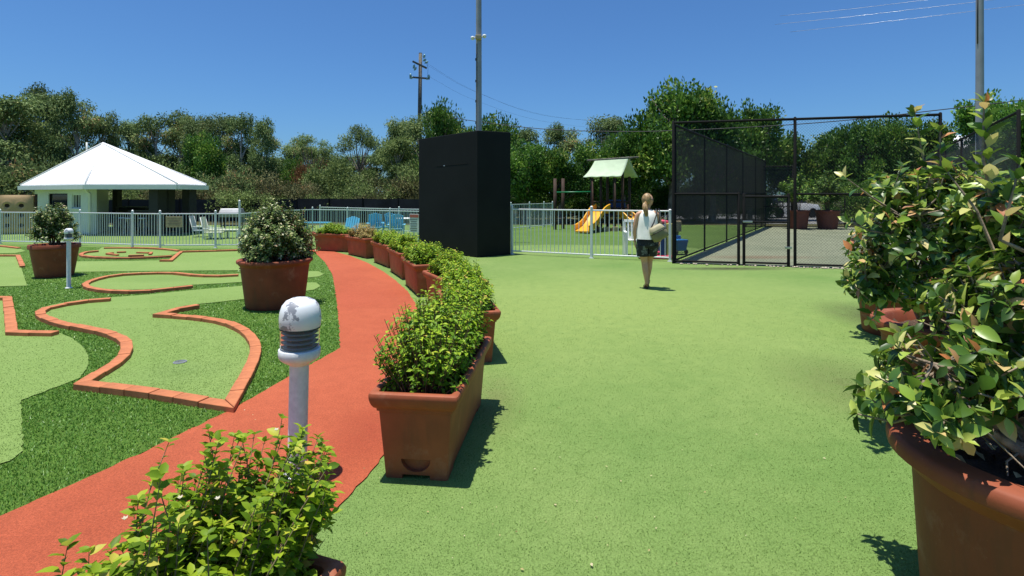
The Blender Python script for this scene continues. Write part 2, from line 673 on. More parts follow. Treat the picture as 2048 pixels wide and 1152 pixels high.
# leaves
leafmat('leaf_lime', [(0, (.045, .095, .006)), (.45, (.115, .185, .010)), (.8, (.22, .285, .018)), (.93, (.34, .30, .05)), (1, (.38, .22, .08))], .38, gain=1.7)
leafmat('leaf_lime_piece', [(0, (.055, .11, .006)), (.5, (.13, .20, .010)), (.8, (.25, .30, .018)), (.93, (.38, .32, .05)), (1, (.40, .22, .07))], .38, source='object', gain=1.7)
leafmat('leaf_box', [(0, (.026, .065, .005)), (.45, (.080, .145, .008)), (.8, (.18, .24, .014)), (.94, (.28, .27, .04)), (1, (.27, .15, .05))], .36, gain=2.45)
leafmat('leaf_dry', [(0, (.12, .13, .02)), (.4, (.24, .20, .06)), (.8, (.36, .25, .10)), (1, (.42, .30, .16))], .3, gain=1.6)
leafmat('leaf_variegated', [(0, (.022, .045, .012)), (.5, (.05, .085, .02)), (.80, (.11, .15, .035)), (.91, (.34, .34, .15)), (.98, (.5, .45, .28)), (1, (.30, .16, .09))], .22, gain=2.0)
leafmat('leaf_camellia', [(0, (.022, .050, .008)), (.40, (.050, .100, .014)), (.62, (.13, .19, .020)), (.86, (.27, .32, .06)), (.93, (.40, .33, .14)), (.97, (.36, .13, .045)), (1, (.26, .12, .06))], .3, .38, spec=.45, gain=1.75)
leafmat('leaf_camellia_piece', [(0, (.022, .052, .010)), (.42, (.045, .10, .016)), (.62, (.13, .21, .026)), (.82, (.26, .33, .06)), (.92, (.42, .36, .16)), (.985, (.42, .32, .14)), (1, (.34, .18, .07))], .3, .36, source='object', spec=.45, gain=1.8)
leafmat('flower_pink', [(0, (.45, .14, .20)), (1, (.55, .3, .3))], .3)
leafmat('flower_cream', [(0, (.75, .68, .5)), (1, (.8, .78, .66))], .3)
leafmat('leaf_eucalypt', [(0, (.030, .047, .015)), (.45, (.058, .086, .028)), (.8, (.098, .128, .045)), (.95, (.14, .145, .055)), (1, (.18, .11, .05))], .26, .6, spec=.12, tint=.22, gain=2.55)
leafmat('leaf_olive', [(0, (.036, .054, .016)), (.5, (.072, .100, .030)), (1, (.125, .155, .05))], .25, .6, spec=.12, tint=.18, gain=2.3)
leafmat('leaf_brownish', [(0, (.042, .046, .018)), (.5, (.080, .082, .034)), (.85, (.12, .115, .05)), (1, (.18, .11, .05))], .2, .65, spec=.1, tint=.25, gain=1.9)
leafmat('leaf_fig', [(0, (.016, .042, .008)), (.45, (.040, .095, .014)), (.8, (.10, .175, .024)), (.95, (.18, .25, .04)), (1, (.22, .24, .06))], .32, .5, tint=.18, gain=1.75)
leafmat('leaf_spring', [(0, (.04, .11, .014)), (.5, (.09, .19, .025)), (1, (.17, .27, .05))], .35, .4, gain=1.5)
leafmat('leaf_rust', [(0, (.11, .055, .02)), (1, (.22, .11, .04))], .2, .6, gain=1.4)
leafmat('grass_blade', [(0, (.038, .095, .012)), (.5, (.068, .148, .020)), (.85, (.10, .19, .03)), (1, (.19, .24, .07))], .2, .45, spec=.4, gain=2.0)
leafmat('pile_blade', [(0, (.14, .235, .052)), (.5, (.20, .315, .08)), (.9, (.27, .38, .11)), (1, (.36, .42, .17))], .2, .6, spec=.15)
leafmat('dry_grass', [(0, (.12, .13, .03)), (.6, (.22, .20, .06)), (1, (.34, .28, .11))], .25, .6)
leafmat('litter', [(0, (.20, .11, .05)), (.4, (.45, .36, .16)), (1, (.62, .55, .36))], .2, .6)

# ------------------------------------------------------------------ ground, turf, path, court
BIG = 900
sheet('ground', [(-BIG, -BIG), (BIG, -BIG), (BIG, BIG), (-BIG, BIG)], -.008, 'bush_soil')
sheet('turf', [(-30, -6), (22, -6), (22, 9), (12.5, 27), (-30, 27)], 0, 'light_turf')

DARK = [G(*p) for p in [(0, 1035), (225, 935), (340, 880), (455, 825), (560, 765), (680, 697), (678, 650), (673, 600), (665, 550), (650, 525), (628, 504), (600, 499), (545, 497),
                        (480, 497.5), (320, 498), (265, 497), (165, 493), (0, 490), (-250, 487), (-420, 560), (-560, 800), (-500, 1250)]]
def fray(poly, amp=.005, step=.05, seed=1):
    """cut edges are never quite straight"""
    r_ = np.random.default_rng(seed)
    out = []
    for a, b in zip(poly, poly[1:] + poly[:1]):
        a, b = np.array(a), np.array(b)
        L_ = np.linalg.norm(b - a)
        near = min(np.linalg.norm(a), np.linalg.norm(b)) < 12
        m_ = max(1, int(L_ / step)) if near else 1
        nn = np.array((-(b - a)[1], (b - a)[0])) / max(L_, 1e-6)
        for k in range(m_):
            out.append(tuple(a + (b - a) * k / m_ + (nn * r_.normal() * amp if k else 0)))
    return out


sheet('dark_turf', DARK, .004, 'dark_turf')
PATH = [G(*p) for p in [(-500, 1250), (0, 1035), (225, 935), (340, 880), (455, 825), (560, 765), (680, 697), (678, 650), (673, 600), (665, 550), (650, 525), (628, 504), (605, 499), (590, 496),
                        (640, 498), (662, 502), (700, 512), (735, 526), (766, 543), (792, 562), (816, 584), (832, 610), (846, 660), (845, 720), (815, 820), (757, 928), (650, 1045), (585, 1120), (480, 1260), (250, 1700), (-700, 1700)]]
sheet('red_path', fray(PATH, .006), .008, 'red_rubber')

GREENS = []


def green(pts, sm=True):
    w = [G(*p) for p in pts]
    if sm:
        w = [tuple(p) for p in smooth_line(w, .06, True)]
    GREENS.append(w)
    sheet('putting_green', fray(w, .004, .04, len(GREENS)), .012, 'putting_turf')


# main green with its tongue running off behind the round pot
S_LEFT = [(221.6, 596), (180, 599), (138, 604.6), (103, 611), (84, 617.5), (79, 624), (84, 630), (99.6, 637.4), (128.5, 645.4), (170, 653.5), (205.6, 660.5), (234.5, 669.5), (250.6, 679), (254.7, 690.4), (250, 705), (236, 719), (215.7, 733.8), (189.5, 748), (165, 764)]
S_FRONT = [(165, 764), (305, 781), (408, 797), (459, 804.5)]
S_RIGHT = [(459, 804.5), (478.6, 772), (496, 740), (509.5, 711), (510.3, 685.6), (498, 666), (475, 652), (450, 642), (421, 636.4), (385.5, 632), (347, 628.7), (318, 627)]
S_TIP = [(318, 627), (347, 618.8), (369, 613), (396.7, 609.5)]
green(S_LEFT + S_FRONT[1:-1] + S_RIGHT[:-1] + S_TIP + [(440, 605), (500, 598), (560, 590), (605, 584), (630, 580), (641, 573), (632, 566), (600, 566), (560, 568.5), (500, 571.5), (400, 580), (300, 590)], False)
OVAL = [(477, 548), (433.7, 550), (395, 549), (363, 546), (337, 544), (289, 545), (250.6, 546.8), (221.7, 550), (196, 555.5), (176.7, 562), (169.6, 568), (180, 573.8), (205.6, 578.6), (244, 581), (282.7, 580.5), (321, 578), (353, 574), (385.5, 570.6)]
green(OVAL + [(440, 568), (500, 564), (560, 560), (610, 557), (638, 554), (648, 549), (636, 543.5), (590, 543.5), (530, 545)], False)
RING = [(209, 494.6), (250, 494.4), (289, 495), (330, 497), (353, 499.3), (360, 502), (356, 506), (343.7, 510.5), (321, 512), (282.7, 513.7), (237.7, 514.4), (192.7, 513), (167, 510.5), (161, 507), (173.5, 503), (196, 500.5)]
green(RING, True)
green([(145, 523.5), (250, 523), (340, 521), (362, 502.5), (430, 501), (500, 499), (600, 499.5), (612, 506), (590, 530), (570, 540), (480, 541.5), (300, 543), (140, 545), (120, 535)], False)
green([(-60, 594), (14, 594.5), (24, 663), (60, 664), (111, 664.5), (140, 676), (165, 694), (177, 713), (176, 733), (160, 758), (140, 766), (42, 803), (46, 905), (20, 925), (0, 931), (-120, 960), (-200, 800), (-150, 640)], False)
green([(-60, 510), (34, 510), (54, 572.5), (0, 574), (-60, 575)], False)
green([(-60, 491), (36, 495.5), (51, 503), (30, 507), (-60, 508)], False)

lawn = [G(*p) for p in [(1027, 491), (1100, 489), (1180, 490), (1260, 490.5), (1330, 489), (1400, 497)]]
C0, C1 = (3.72, 12.1), (8.85, 10.85)                     # front of the sports court
CD = Vector((8.3, 13.0)).normalized()
C3 = (C0[0] + CD.x * 16.2, C0[1] + CD.y * 16.2)
C2 = (C1[0] + CD.x * 17.8, C1[1] + CD.y * 17.8)
sheet('lawn', lawn + [(C3[0] - .05, C3[1] + .2), (10.5, 27), (-1, 27), (-.3, 22)], .004, 'playground_grass')
sheet('court_surface', [C0, (C1[0] + 1.5, C1[1] - .4), (C2[0] + 6, C2[1]), C2, C3], .008, 'court_concrete')
sheet('car_park', [(11.5, 28.5), (40, 26), (60, 46), (9, 48)], -.004, 'asphalt')


# ------------------------------------------------------------------ brick edging
def edging(label, pieces, blen=.23, z=.055, width=.088, px=True):
    """runs of bricks along smooth pieces; pieces that share an end meet in a mitred corner"""
    t = thing('brick_edging', label, 'edging', (0, 0, 0), 0, 'brick edgings round the putting greens')
    allp, joints = [], []
    for pc in pieces:
        w = [G(*p, z) for p in pc] if px else pc
        s = smooth_line(w, .02) if len(w) > 2 else [np.array(w[0]) + (np.array(w[1]) - np.array(w[0])) * k / 40 for k in range(41)]
        s = [np.array(p) for p in s]
        L = np.concatenate([[0], np.cumsum([np.linalg.norm(b - a) for a, b in zip(s, s[1:])])])
        n = max(1, int(round(L[-1] / blen)))
        rowp = []
        for k in range(n + 1):
            q = min(int(np.searchsorted(L, L[-1] * k / n)), len(s) - 1)
            rowp.append(s[q])
        allp += rowp if not allp else rowp[1:]
    pts = allp
    n = len(pts)
    rg = np.random.default_rng(len(label))
    nrm = []
    for i in range(n):
        a = pts[i] - pts[i - 1] if i else pts[1] - pts[0]
        b = pts[i + 1] - pts[i] if i < n - 1 else pts[i] - pts[i - 1]
        a, b = a / np.linalg.norm(a), b / np.linalg.norm(b)
        t2 = a + b
        t2 = t2 / max(np.linalg.norm(t2), 1e-6)
        c = max(.42, float(np.dot(t2, a)))
        nrm.append(np.array((-t2[1], t2[0])) / c)
    for i in range(n - 1):
        a, b = pts[i], pts[i + 1]
        d = (b - a) / np.linalg.norm(b - a)
        g = .003
        w = width / 2
        jl, jz = rg.normal() * .002, rg.normal() * .003
        A, B = a + d * g, b - d * g
        q = [A - nrm[i] * (w + jl), B - nrm[i + 1] * (w + jl), B + nrm[i + 1] * (w - jl), A + nrm[i] * (w - jl)]
        mb = MB()
        c0 = (a + b) / 2
        mb.prism([(p[0] - c0[0], p[1] - c0[1]) for p in q], -.01, z + jz)
        mb.build('brick', 'edging', t, bev=.004, seg=1, loc=(c0[0], c0[1], 0))
    return t


edging('long brick edging curling round the big putting green with the drain hole', [S_LEFT, S_FRONT, S_RIGHT, S_TIP], .26, width=.102)
edging('brick edging bent into a hairpin round the oval green left of the big round pot', [OVAL], .3)
edging('far brick edging looped round the octagonal green in front of the pool fence', [[(196, 501), (173.5, 503), (162, 507), (167, 510.5), (192.7, 513), (237.7, 514.4), (282.7, 513.7), (321, 512), (343.7, 510.5)]], .3)
edging('straight brick edging with a bent end beside the octagonal far green', [[(321, 519.5), (341, 519.5)], [(341, 519.5), (362, 502)], [(362, 502), (430, 500.3), (500, 498.3)]], .4)
edging('short brick edging along the back of the octagonal far green', [[(209, 494.5), (250, 494.3), (289, 495), (330, 497), (357, 500)]], .4)
for k, pc in enumerate([[(236, 508.5), (213.6, 506.3)], [(257, 510), (287.4, 509.2)], [(274, 503.4), (297, 504)], [(300, 507), (303, 503.5)], [(214, 505.6), (226, 504)], [(234, 503), (252, 502.4)]]):
    edging(['low brick bar nearest the left pot inside the far ring', 'front brick bar inside the far ring', 'back right brick bar inside the far ring', 'short end brick bar at the right inside the far ring',
            'short end brick bar at the left inside the far ring', 'back left brick bar inside the far ring'][k], [pc], .35, width=.07)
edging('L shaped brick edging at the left edge with a foot pointing at the big green', [[(-40, 593.5), (15, 594)], [(15, 594), (24, 661)], [(24, 661), (70, 662.5), (111, 663)]], .3, width=.105)
edging('brick edging turning a corner left of the smaller round pot', [[(-40, 509.5), (36, 509.5)], [(36, 509.5), (45, 531)]], .3)
edging('farthest left brick edging under the pool fence', [[(-40, 489), (0, 490.6), (38, 494.5)]], .4)

# drain cup in the big green
cx, cy = G(360, 727)
t = thing('drain_cover', 'small oval metal drain in the big putting green', 'drain', (cx, cy, .012))
MB().lathe([(.058, 0), (.058, .006), (.045, .007), (.043, .001)], n=24, cap=(True, True)).build('rim', 'galvanised', t, 40)
MB().lathe([(.042, .0008), (.01, .0014)], n=20).build('grate', 'sign_grey', t)


# ------------------------------------------------------------------ blades of the dark artificial turf
rg = np.random.default_rng(3)
xs, ys = [], []
D = np.array(DARK)
for (y0, y1, dens) in ((1.4, 3.2, 10500), (3.2, 4.6, 8500), (4.6, 6.5, 5200), (6.5, 9.5, 2600), (9.5, 12.5, 1100), (12.5, 15.8, 600)):
    x0, x1 = -1.02 * y1 - .1, -.2
    n = int((x1 - x0) * (y1 - y0) * dens)
    X, Y = rg.uniform(x0, x1, n), rg.uniform(y0, y1, n)
    k = inside(DARK, X, Y) & (X > -1.0 * Y - .1)
    for g_ in GREENS:
        k &= ~inside(g_, X, Y)
    xs.append(X[k])
    ys.append(Y[k])
X, Y = np.concatenate(xs), np.concatenate(ys)
n = len(X)
a = rg.uniform(0, 6.283, n)
h = rg.uniform(.012, .023, n) * np.clip(1.25 - Y * .05, .55, 1)
wd = rg.uniform(.0022, .0042, n) * (1 + np.clip(Y - 3, 0, 12) * .3)
le = rg.uniform(0, .02, n)
b2 = rg.uniform(0, 6.283, n)
V = np.zeros((n, 3, 3))
V[:, 0] = np.stack([X - np.cos(a) * wd, Y - np.sin(a) * wd, np.full(n, .003)], 1)
V[:, 1] = np.stack([X + np.cos(a) * wd, Y + np.sin(a) * wd, np.full(n, .003)], 1)
V[:, 2] = np.stack([X + np.cos(b2) * le, Y + np.sin(b2) * le, h], 1)
o = link('grass', np_mesh('grass', V.reshape(-1, 3), np.arange(3 * n).reshape(-1, 3), 'grass_blade', np.clip(rg.beta(2, 2.6, n), 0, 1)))
tag(o, 'dark green artificial grass blades between the greens', 'grass', kind='stuff')

# short pile of the light turf near the camera, and of the near green
n = 200000
Y = np.concatenate([1.7 + 6.5 * rg.random(n) ** 2.3, 2.3 + 5 * rg.random(60000) ** 1.9])
X = np.concatenate([rg.uniform(-.75, 1.0, n) * Y[:n] * .92, rg.uniform(-1.0, -.45, 60000) * Y[n:]])
k = ~inside(PATH, X, Y)
ind = inside(DARK, X, Y)
ing = np.zeros(len(X), bool)
for g_ in GREENS:
    ing |= inside(g_, X, Y)
k &= ~(ind & ~ing)
X, Y, ing = X[k], Y[k], ing[k]
n = len(X)
a = rg.uniform(0, 6.283, n)
b2 = rg.uniform(0, 6.283, n)
le = rg.uniform(0, .009, n)
h = rg.uniform(.0025, .0075, n)
wd = rg.uniform(.0012, .0026, n) * (1 + np.clip(Y - 2.5, 0, 6) * .3)
h *= np.clip(1.35 - Y * .11, .3, 1)
z0 = np.where(ing, .0125, .0005)
V = np.zeros((n, 3, 3))
V[:, 0] = np.stack([X - np.cos(a) * wd, Y - np.sin(a) * wd, z0], 1)
V[:, 1] = np.stack([X + np.cos(a) * wd, Y + np.sin(a) * wd, z0], 1)
V[:, 2] = np.stack([X + np.cos(b2) * le, Y + np.sin(b2) * le, z0 + h], 1)
o = link('turf_pile', np_mesh('turf_pile', V.reshape(-1, 3), np.arange(3 * n).reshape(-1, 3), 'pile_blade', np.clip(rg.beta(2, 2, n), 0, 1)))
tag(o, 'short light green pile of the turf nearest the camera', 'turf', kind='stuff')


# ------------------------------------------------------------------ rectangular terracotta planters
def rect_ring(hl, hw, z, r=.012):
    pts = []
    for sx, sy, a0 in ((1, 1, 0), (-1, 1, 90), (-1, -1, 180), (1, -1, 270)):
        for a in (0, 45, 90):
            t = math.radians(a0 + a)
            pts.append((sx * (hw - r) + r * math.cos(t), sy * (hl - r) + r * math.sin(t), z))
    return pts


def planter_mesh():
    L, Wd = .62, .255          # half sizes at the rim
    prof = [(-.075, .0), (-.068, .10), (-.048, .36), (-.046, .385), (-.036, .39), (-.034, .405), (-.022, .412), (-.012, .425), (-.004, .445), (0, .465), (.001, .482), (-.004, .494), (-.014, .5),
            (-.034, .5), (-.044, .494), (-.048, .48), (-.056, .40)]
    rings = [rect_ring(L + o, Wd + o, z, .02 if z > .42 else .014) for o, z in prof]
    mb = MB().loft(rings)
    body = mb.build('trough', 'terracotta_dark')
    cutters = []
    for s in (-1, 1):           # half-moon handhold over a slot at both short ends
        c = MB()
        y = s * (L - .07)
        arc = [(.085 * math.cos(PI + PI * k / 10), .075 * math.sin(PI + PI * k / 10) + .115) for k in range(11)]
        rings = [[(x, y - s * .03, z) for x, z in arc], [(x, y + s * .06, z) for x, z in arc]]
        c.loft(rings if s > 0 else rings[::-1])
        cutters.append(c.build('cutter'))
    c = MB().box((0, 0, 0), (.16, 1.6, .05))
    cutters.append(c.build('cutter'))
    c = MB().box((0, 0, 0), (.9, .8, .05))
    cutters.append(c.build('cutter'))
    for c in cutters:
        md = body.modifiers.new('cut', 'BOOLEAN')
        md.object = c
        md.solver = 'EXACT'
    bpy.context.view_layer.update()
    me = bpy.data.meshes.new_from_object(body.evaluated_get(bpy.context.evaluated_depsgraph_get()))
    me.name = 'trough'
    me.shade_smooth()
    me.set_sharp_from_angle(angle=math.radians(35))
    bpy.data.objects.remove(body)
    for c in cutters:
        bpy.data.objects.remove(c)
    return me


TROUGH = planter_mesh()
TROUGH.materials.clear()
TROUGH.materials.append(MATS['terracotta'])
rg = np.random.default_rng(5)


def soil_mesh(rx, ry, round_, amp=.012, n=14):
    mb = MB()
    vs, fs = [], []
    for i in range(n + 1):
        for j in range(n + 1):
            u, w = 2 * i / n - 1, 2 * j / n - 1
            if round_:
                r = max(abs(u), abs(w))
                q = math.hypot(u, w) or 1
                x, y = u * r / q * rx, w * r / q * ry
            else:
                x, y = u * rx, w * ry
            vs.append((x, y, rg.normal() * amp))
            if i < n and j < n:
                a = i * (n + 1) + j
                fs.append((a, a + n + 1, a + n + 2, a + 1))
    return MB().add(vs, fs).mesh('soil', 'potting_soil', True)


SOIL_RECT = soil_mesh(.205, .57, False)
SOIL_ROUND = soil_mesh(1, 1, True, .02)


def planter(near_left, far_left, label, first=[None]):
    """near_left / far_left: rim corners of the path-side edge on the ground plan"""
    a, b = Vector(near_left), Vector(far_left)
    ax = (b - a).normalized()
    right = Vector((ax.y, -ax.x))
    c = (a + b) / 2 + right * .255
    rz = math.atan2(-ax.x, ax.y)
    if first[0] is None:
        t = thing('planter_box', label, 'planter', (c.x, c.y, 0), rz, 'terracotta planter boxes curving along the red path')
        link('trough', TROUGH, t)
        link('soil', SOIL_RECT, t, (0, 0, .415))
        first[0] = t
    else:
        t = copy_tree(first[0])
        t.location = (c.x, c.y, 0)
        t.rotation_euler = (0, 0, rz)
        t['label'] = label
    return t


def rimpt(px, py):
    return G(px, py, .49)


PL = []
pl_specs = [
    # near-left rim corner, far-left direction point, label
    ((-1.39, .585), (-.97, 1.75), 'planter box cut by the bottom edge under the nearest bush'),
    ((-.80, 2.90), (-.66, 4.13), 'planter box fully in view with the half moon hole in its end'),
    ((-.60, 4.84), (-.86, 6.04), 'planter box just behind the big one, only its right end showing'),
    ((-.74, 6.45), (-1.30, 7.57), 'planter box third behind the big one, only its rim tip showing'),
    ((-1.515, 8.1), (-1.96, 9.25), 'planter box on the bend with its corner over the dark shadow on the path'),
    ((-2.09, 9.72), (-2.60, 10.85), 'planter box between the bend and the black wall, sixth along the path'),
    ((-2.70, 11.25), (-3.33, 12.32), 'planter box seventh along the path, greenest hedge row'),
    ((-3.62, 12.9), (-4.42, 13.85), 'planter box holding the dry straw coloured hedge'),
    ((-4.46, 14.3), (-5.62, 14.75), 'planter box turned broadside at the far end of the path'),
    ((-5.72, 14.9), (-6.95, 14.8), 'farthest planter box, half hidden behind the big round pot'),
]
for a, b, lab in pl_specs:
    PL.append(planter(a, b, lab))


# ------------------------------------------------------------------ hedges in the planters
SMALL = leaf_template(1, .55, .16, .12)
MED = leaf_template(2, .6, .18, .22)


def hedge_data(seed, n, Lh, Wh, zt, size, npl, bare=0.0, droop=False):
    r = np.random.default_rng(seed)
    bases, tips = [], []
    for i in range(n):
        x, y = r.uniform(-Wh, Wh), r.uniform(-Lh, Lh)
        b = (x * .45, y * .85, .0)
        edge = 1 - .16 * (abs(x) / Wh) ** 3 - .34 * (abs(y) / Lh) ** 3
        h = zt * edge * (r.uniform(.55, 1.0) if i % 3 else r.uniform(.2, .7)) * (1 + .13 * math.sin(y * 6 + seed))
        if r.random() < .12:
            h *= 1.14
        tips.append((x * 1.08, y * 1.02, h))
        bases.append(b)
    P, D, N, S, ST = shoots(r, bases, tips, npl, size, .28, .78, .6)
    if bare:
        k = ~((P[:, 1] < -Lh * .35) & (r.random(len(P)) < bare))
        P, D, N, S = P[k], D[k], N[k], S[k]
    return r, P, D, N, S, ST


def hedge_meshes(seed, n=230, Lh=.56, Wh=.25, zt=.5, size=.038, npl=21, mat='leaf_box', tm=SMALL, bare=0.0):
    r, P, D, N, S, ST = hedge_data(seed, n, Lh, Wh, zt, size, npl, bare)
    V, Fc = leaf_batch(tm, P, D, N, S)
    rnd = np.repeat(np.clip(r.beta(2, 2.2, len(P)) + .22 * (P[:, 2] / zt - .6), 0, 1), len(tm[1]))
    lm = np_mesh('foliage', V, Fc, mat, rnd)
    sm = stems_mb(ST, .0045, .0015).mesh('stems', 'stem_brown', True)
    return sm, lm


HG = 'hedge bushes growing in the planter boxes'


def hedge(plan, meshes, label, zs=1.0, xs=1.0, rz=0, mat=None):
    c = plan.location
    t = thing('hedge', label, 'hedge', (c.x, c.y, .41), plan.rotation_euler.z + rz, HG)
    t.scale = (xs, 1, zs)
    link('stems', meshes[0], t)
    lm = meshes[1]
    if mat:
        lm = lm.copy()
        lm.materials[0] = MATS[mat]
    o = link('foliage', lm, t)
    o['kind'] = 'stuff'
    return t


HM1 = hedge_meshes(11, 420, Lh=.54, zt=.54, size=.043, npl=30, bare=.6)
HM2 = hedge_meshes(12, 360, Lh=.50, zt=.43, size=.05, npl=25)
HM3 = hedge_meshes(13, 340, Lh=.50, zt=.43, size=.052, npl=24)
HM4 = hedge_meshes(14, 280, Lh=.48, zt=.40, size=.048, npl=22, mat='leaf_dry')
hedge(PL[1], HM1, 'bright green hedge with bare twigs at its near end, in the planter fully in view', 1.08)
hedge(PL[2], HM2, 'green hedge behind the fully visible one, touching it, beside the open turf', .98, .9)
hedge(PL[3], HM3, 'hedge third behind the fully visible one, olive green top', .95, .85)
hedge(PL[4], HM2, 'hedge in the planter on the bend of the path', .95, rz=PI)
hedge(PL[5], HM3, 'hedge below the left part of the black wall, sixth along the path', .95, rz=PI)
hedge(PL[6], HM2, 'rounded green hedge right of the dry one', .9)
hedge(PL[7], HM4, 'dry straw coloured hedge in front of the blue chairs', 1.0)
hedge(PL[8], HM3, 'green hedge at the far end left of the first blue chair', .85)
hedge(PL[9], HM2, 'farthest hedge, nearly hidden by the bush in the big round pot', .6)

# nearest bush at the bottom edge: loose, long shoots, leaves large enough to tell apart
CAMP = np.array((0, 0, H))


def split_leaves(P, S, loc, rz, count, r, sx=(0, 2048), sy=(0, 1152)):
    """the leaves nearest the camera, which show largest"""
    c, s = math.cos(rz), math.sin(rz)
    Wp = np.stack([P[:, 0] * c - P[:, 1] * s + loc[0], P[:, 0] * s + P[:, 1] * c + loc[1], P[:, 2] + loc[2]], 1)
    d = np.linalg.norm(Wp - CAMP, axis=1)
    px = 1024 + F * Wp[:, 0] / np.maximum(Wp[:, 1], .05)
    py = YH + F * (H - Wp[:, 2]) / np.maximum(Wp[:, 1], .05)
    ok = (px > sx[0]) & (px < sx[1]) & (py > sy[0]) & (py < sy[1])
    score = d / np.maximum(S, 1e-4) + (~ok) * 1e6
    idx = np.argsort(score)[:count]
    m = np.zeros(len(P), bool)
    m[idx] = True
    return m


def leaf_objects(t, tm, P, D, N, S, mat):
    D, Yv, N = leaf_frames(D, N)
    V, Fc = tm
    me = np_mesh('leaf', V, Fc, mat, None, True)
    for i in range(len(P)):
        o = bpy.data.objects.new('leaf', me)
        COL.objects.link(o)
        o.parent = t
        M = Matrix.Identity(4)
        for k in range(3):
            M[k][0], M[k][1], M[k][2], M[k][3] = D[i][k] * S[i], Yv[i][k] * S[i], N[i][k] * S[i], P[i][k]
        o.matrix_local = M


r = np.random.default_rng(21)
p0 = PL[0]
loc = Vector((p0.location.x, p0.location.y, .41))
t = thing('bush', 'loose lime green bush with long twigs, nearest the camera at the bottom edge', 'bush', loc, 0)
bases, tips = [], []
ax = Vector((math.sin(-p0.rotation_euler.z), math.cos(p0.rotation_euler.z)))
ln = []
# silhouette of the bush: (photo column, photo row of the top, distance)
TOPS = [(175, 1115, 1.18, .06), (230, 1070, 1.26, .10), (290, 1020, 1.33, .12), (345, 985, 1.40, .14), (395, 925, 1.46, .14), (445, 862, 1.52, .13), (500, 838, 1.58, .13), (545, 850, 1.62, .13), (600, 860, 1.66, .12),
        (640, 905, 1.70, .09), (640, 985, 1.70, .06), (560, 930, 1.50, .13), (480, 960, 1.42, .13), (400, 1040, 1.35, .12), (320, 1090, 1.30, .11), (585, 1010, 1.66, .09)]
for (px, py, d, sp) in TOPS:
    top = W(px, py - 12, d) - loc
    for k in range(24 if py < 1000 else 17):
        q = r.uniform(0, 1) ** .8
        tip = np.array((top.x + r.normal() * sp * .55, top.y + r.normal() * sp * .7, max(.06, top.z * (1 - .62 * q) - abs(r.normal()) * .01)))
        base = np.array((tip[0] * .72 + r.normal() * .03, tip[1] * .72 + r.normal() * .03, -.0 + .25 * max(0, tip[2] - .15)))
        bases.append(base)
        tips.append(tip + r.normal(size=3) * np.array((.035, .035, .012)))
P, D, N, S, ST = shoots(r, bases, tips, 22, .036, .18, .72, .6, .16, 4, .4)


def prune(P, lx, lz=None):
    Q = P + np.array(loc)
    return 1024 + F * Q[:, 0] / Q[:, 1], YH + F * (H - Q[:, 2]) / Q[:, 1]


qx, qy = prune(P, 0)
keep = (qx < 662 - 45 * (qy > 1060)) & ((qy > 820)) & (qx > 118)
P, D, N, S = P[keep], D[keep], N[keep], S[keep]
tq = np.array([s_[2] for s_ in ST])
qx, qy = prune(tq, 0)
ST = [s_ for s_, a_ in zip(ST, (qx < 655) & (qx > 118)) if a_]
m = split_leaves(P, S, loc, 0, 300, r)
leaf_objects(t, leaf_template(3, .6, .2, .2), P[m], D[m], N[m], S[m], 'leaf_lime_piece')
k = ~m
V, Fc = leaf_batch(MED, P[k], D[k], N[k], S[k])
o = link('foliage', np_mesh('foliage', V, Fc, 'leaf_lime', np.repeat(np.clip(r.beta(2, 2, k.sum()), 0, 1), len(MED[1])), True), t)
o['kind'] = 'stuff'
stems_mb(ST, .0034, .0010).build('stems', 'stem_tan', t, True)
# a few white blossoms
mb = MB()
Vs, Fs = [], []
for q in [(435, 1000, 1.38), (360, 998, 1.38), (553, 862, 1.6), (250, 1040, 1.28)]:
    p = W(*q) - loc
    for j in range(5):
        a = j * 1.256
        Vs.append((np.array(p), np.array((math.cos(a), math.sin(a), 1.2)), np.array((0, 0, 1.0))))
P2, D2, N2 = (np.array([v[i] for v in Vs]) for i in range(3))
V, Fc = leaf_batch(leaf_template(1, .7, .1, .1), P2, D2, N2, np.full(len(P2), .011))
link('blossoms', np_mesh('blossoms', V, Fc, 'flower_cream', np.repeat(r.random(len(P2)), 4), True), t)['kind'] = 'stuff'


# ------------------------------------------------------------------ round terracotta pots
def pot_mesh(R, h, rb, lip=.05, liph=.09, mat='terracotta', belt=True):
    t = .035
    prof = [(rb - .01, 0), (rb, .015)]
    z1 = h - liph
    rt = R - lip
    for k in range(1, 8):
        s = k / 8
        prof.append((rb + (rt - rb) * s ** .92, .015 + (z1 - .015) * s))
    prof += [(rt, z1)]
    if belt:
        prof += [(rt + lip * .25, z1 + liph * .12), (rt + lip * .5, z1 + liph * .35), (R - .004, z1 + liph * .52), (R, z1 + liph * .72), (R - .006, z1 + liph * .92), (R - .02, h)]
    else:
        prof += [(R, z1 + .008), (R, h - .012), (R - .008, h)]
    prof += [(R - lip - .02, h), (R - lip - .035, h - .015), (R - lip - .05, h - .16)]
    return MB().lathe(prof, n=56, cap=(True, True)).mesh('bowl', mat, 40)


def round_pot(label, x, y, R, h, rb, group=None, mat='terracotta', lip=.05, liph=.09, belt=True):
    t = thing('round_pot', label, 'flower pot', (x, y, 0), 0, group)
    link('bowl', pot_mesh(R, h, rb, lip, liph, mat, belt), t)
    o = link('soil', SOIL_ROUND, t, (0, 0, h - .07))
    o.scale = (R - lip - .03, R - lip - .03, 1)
    return t


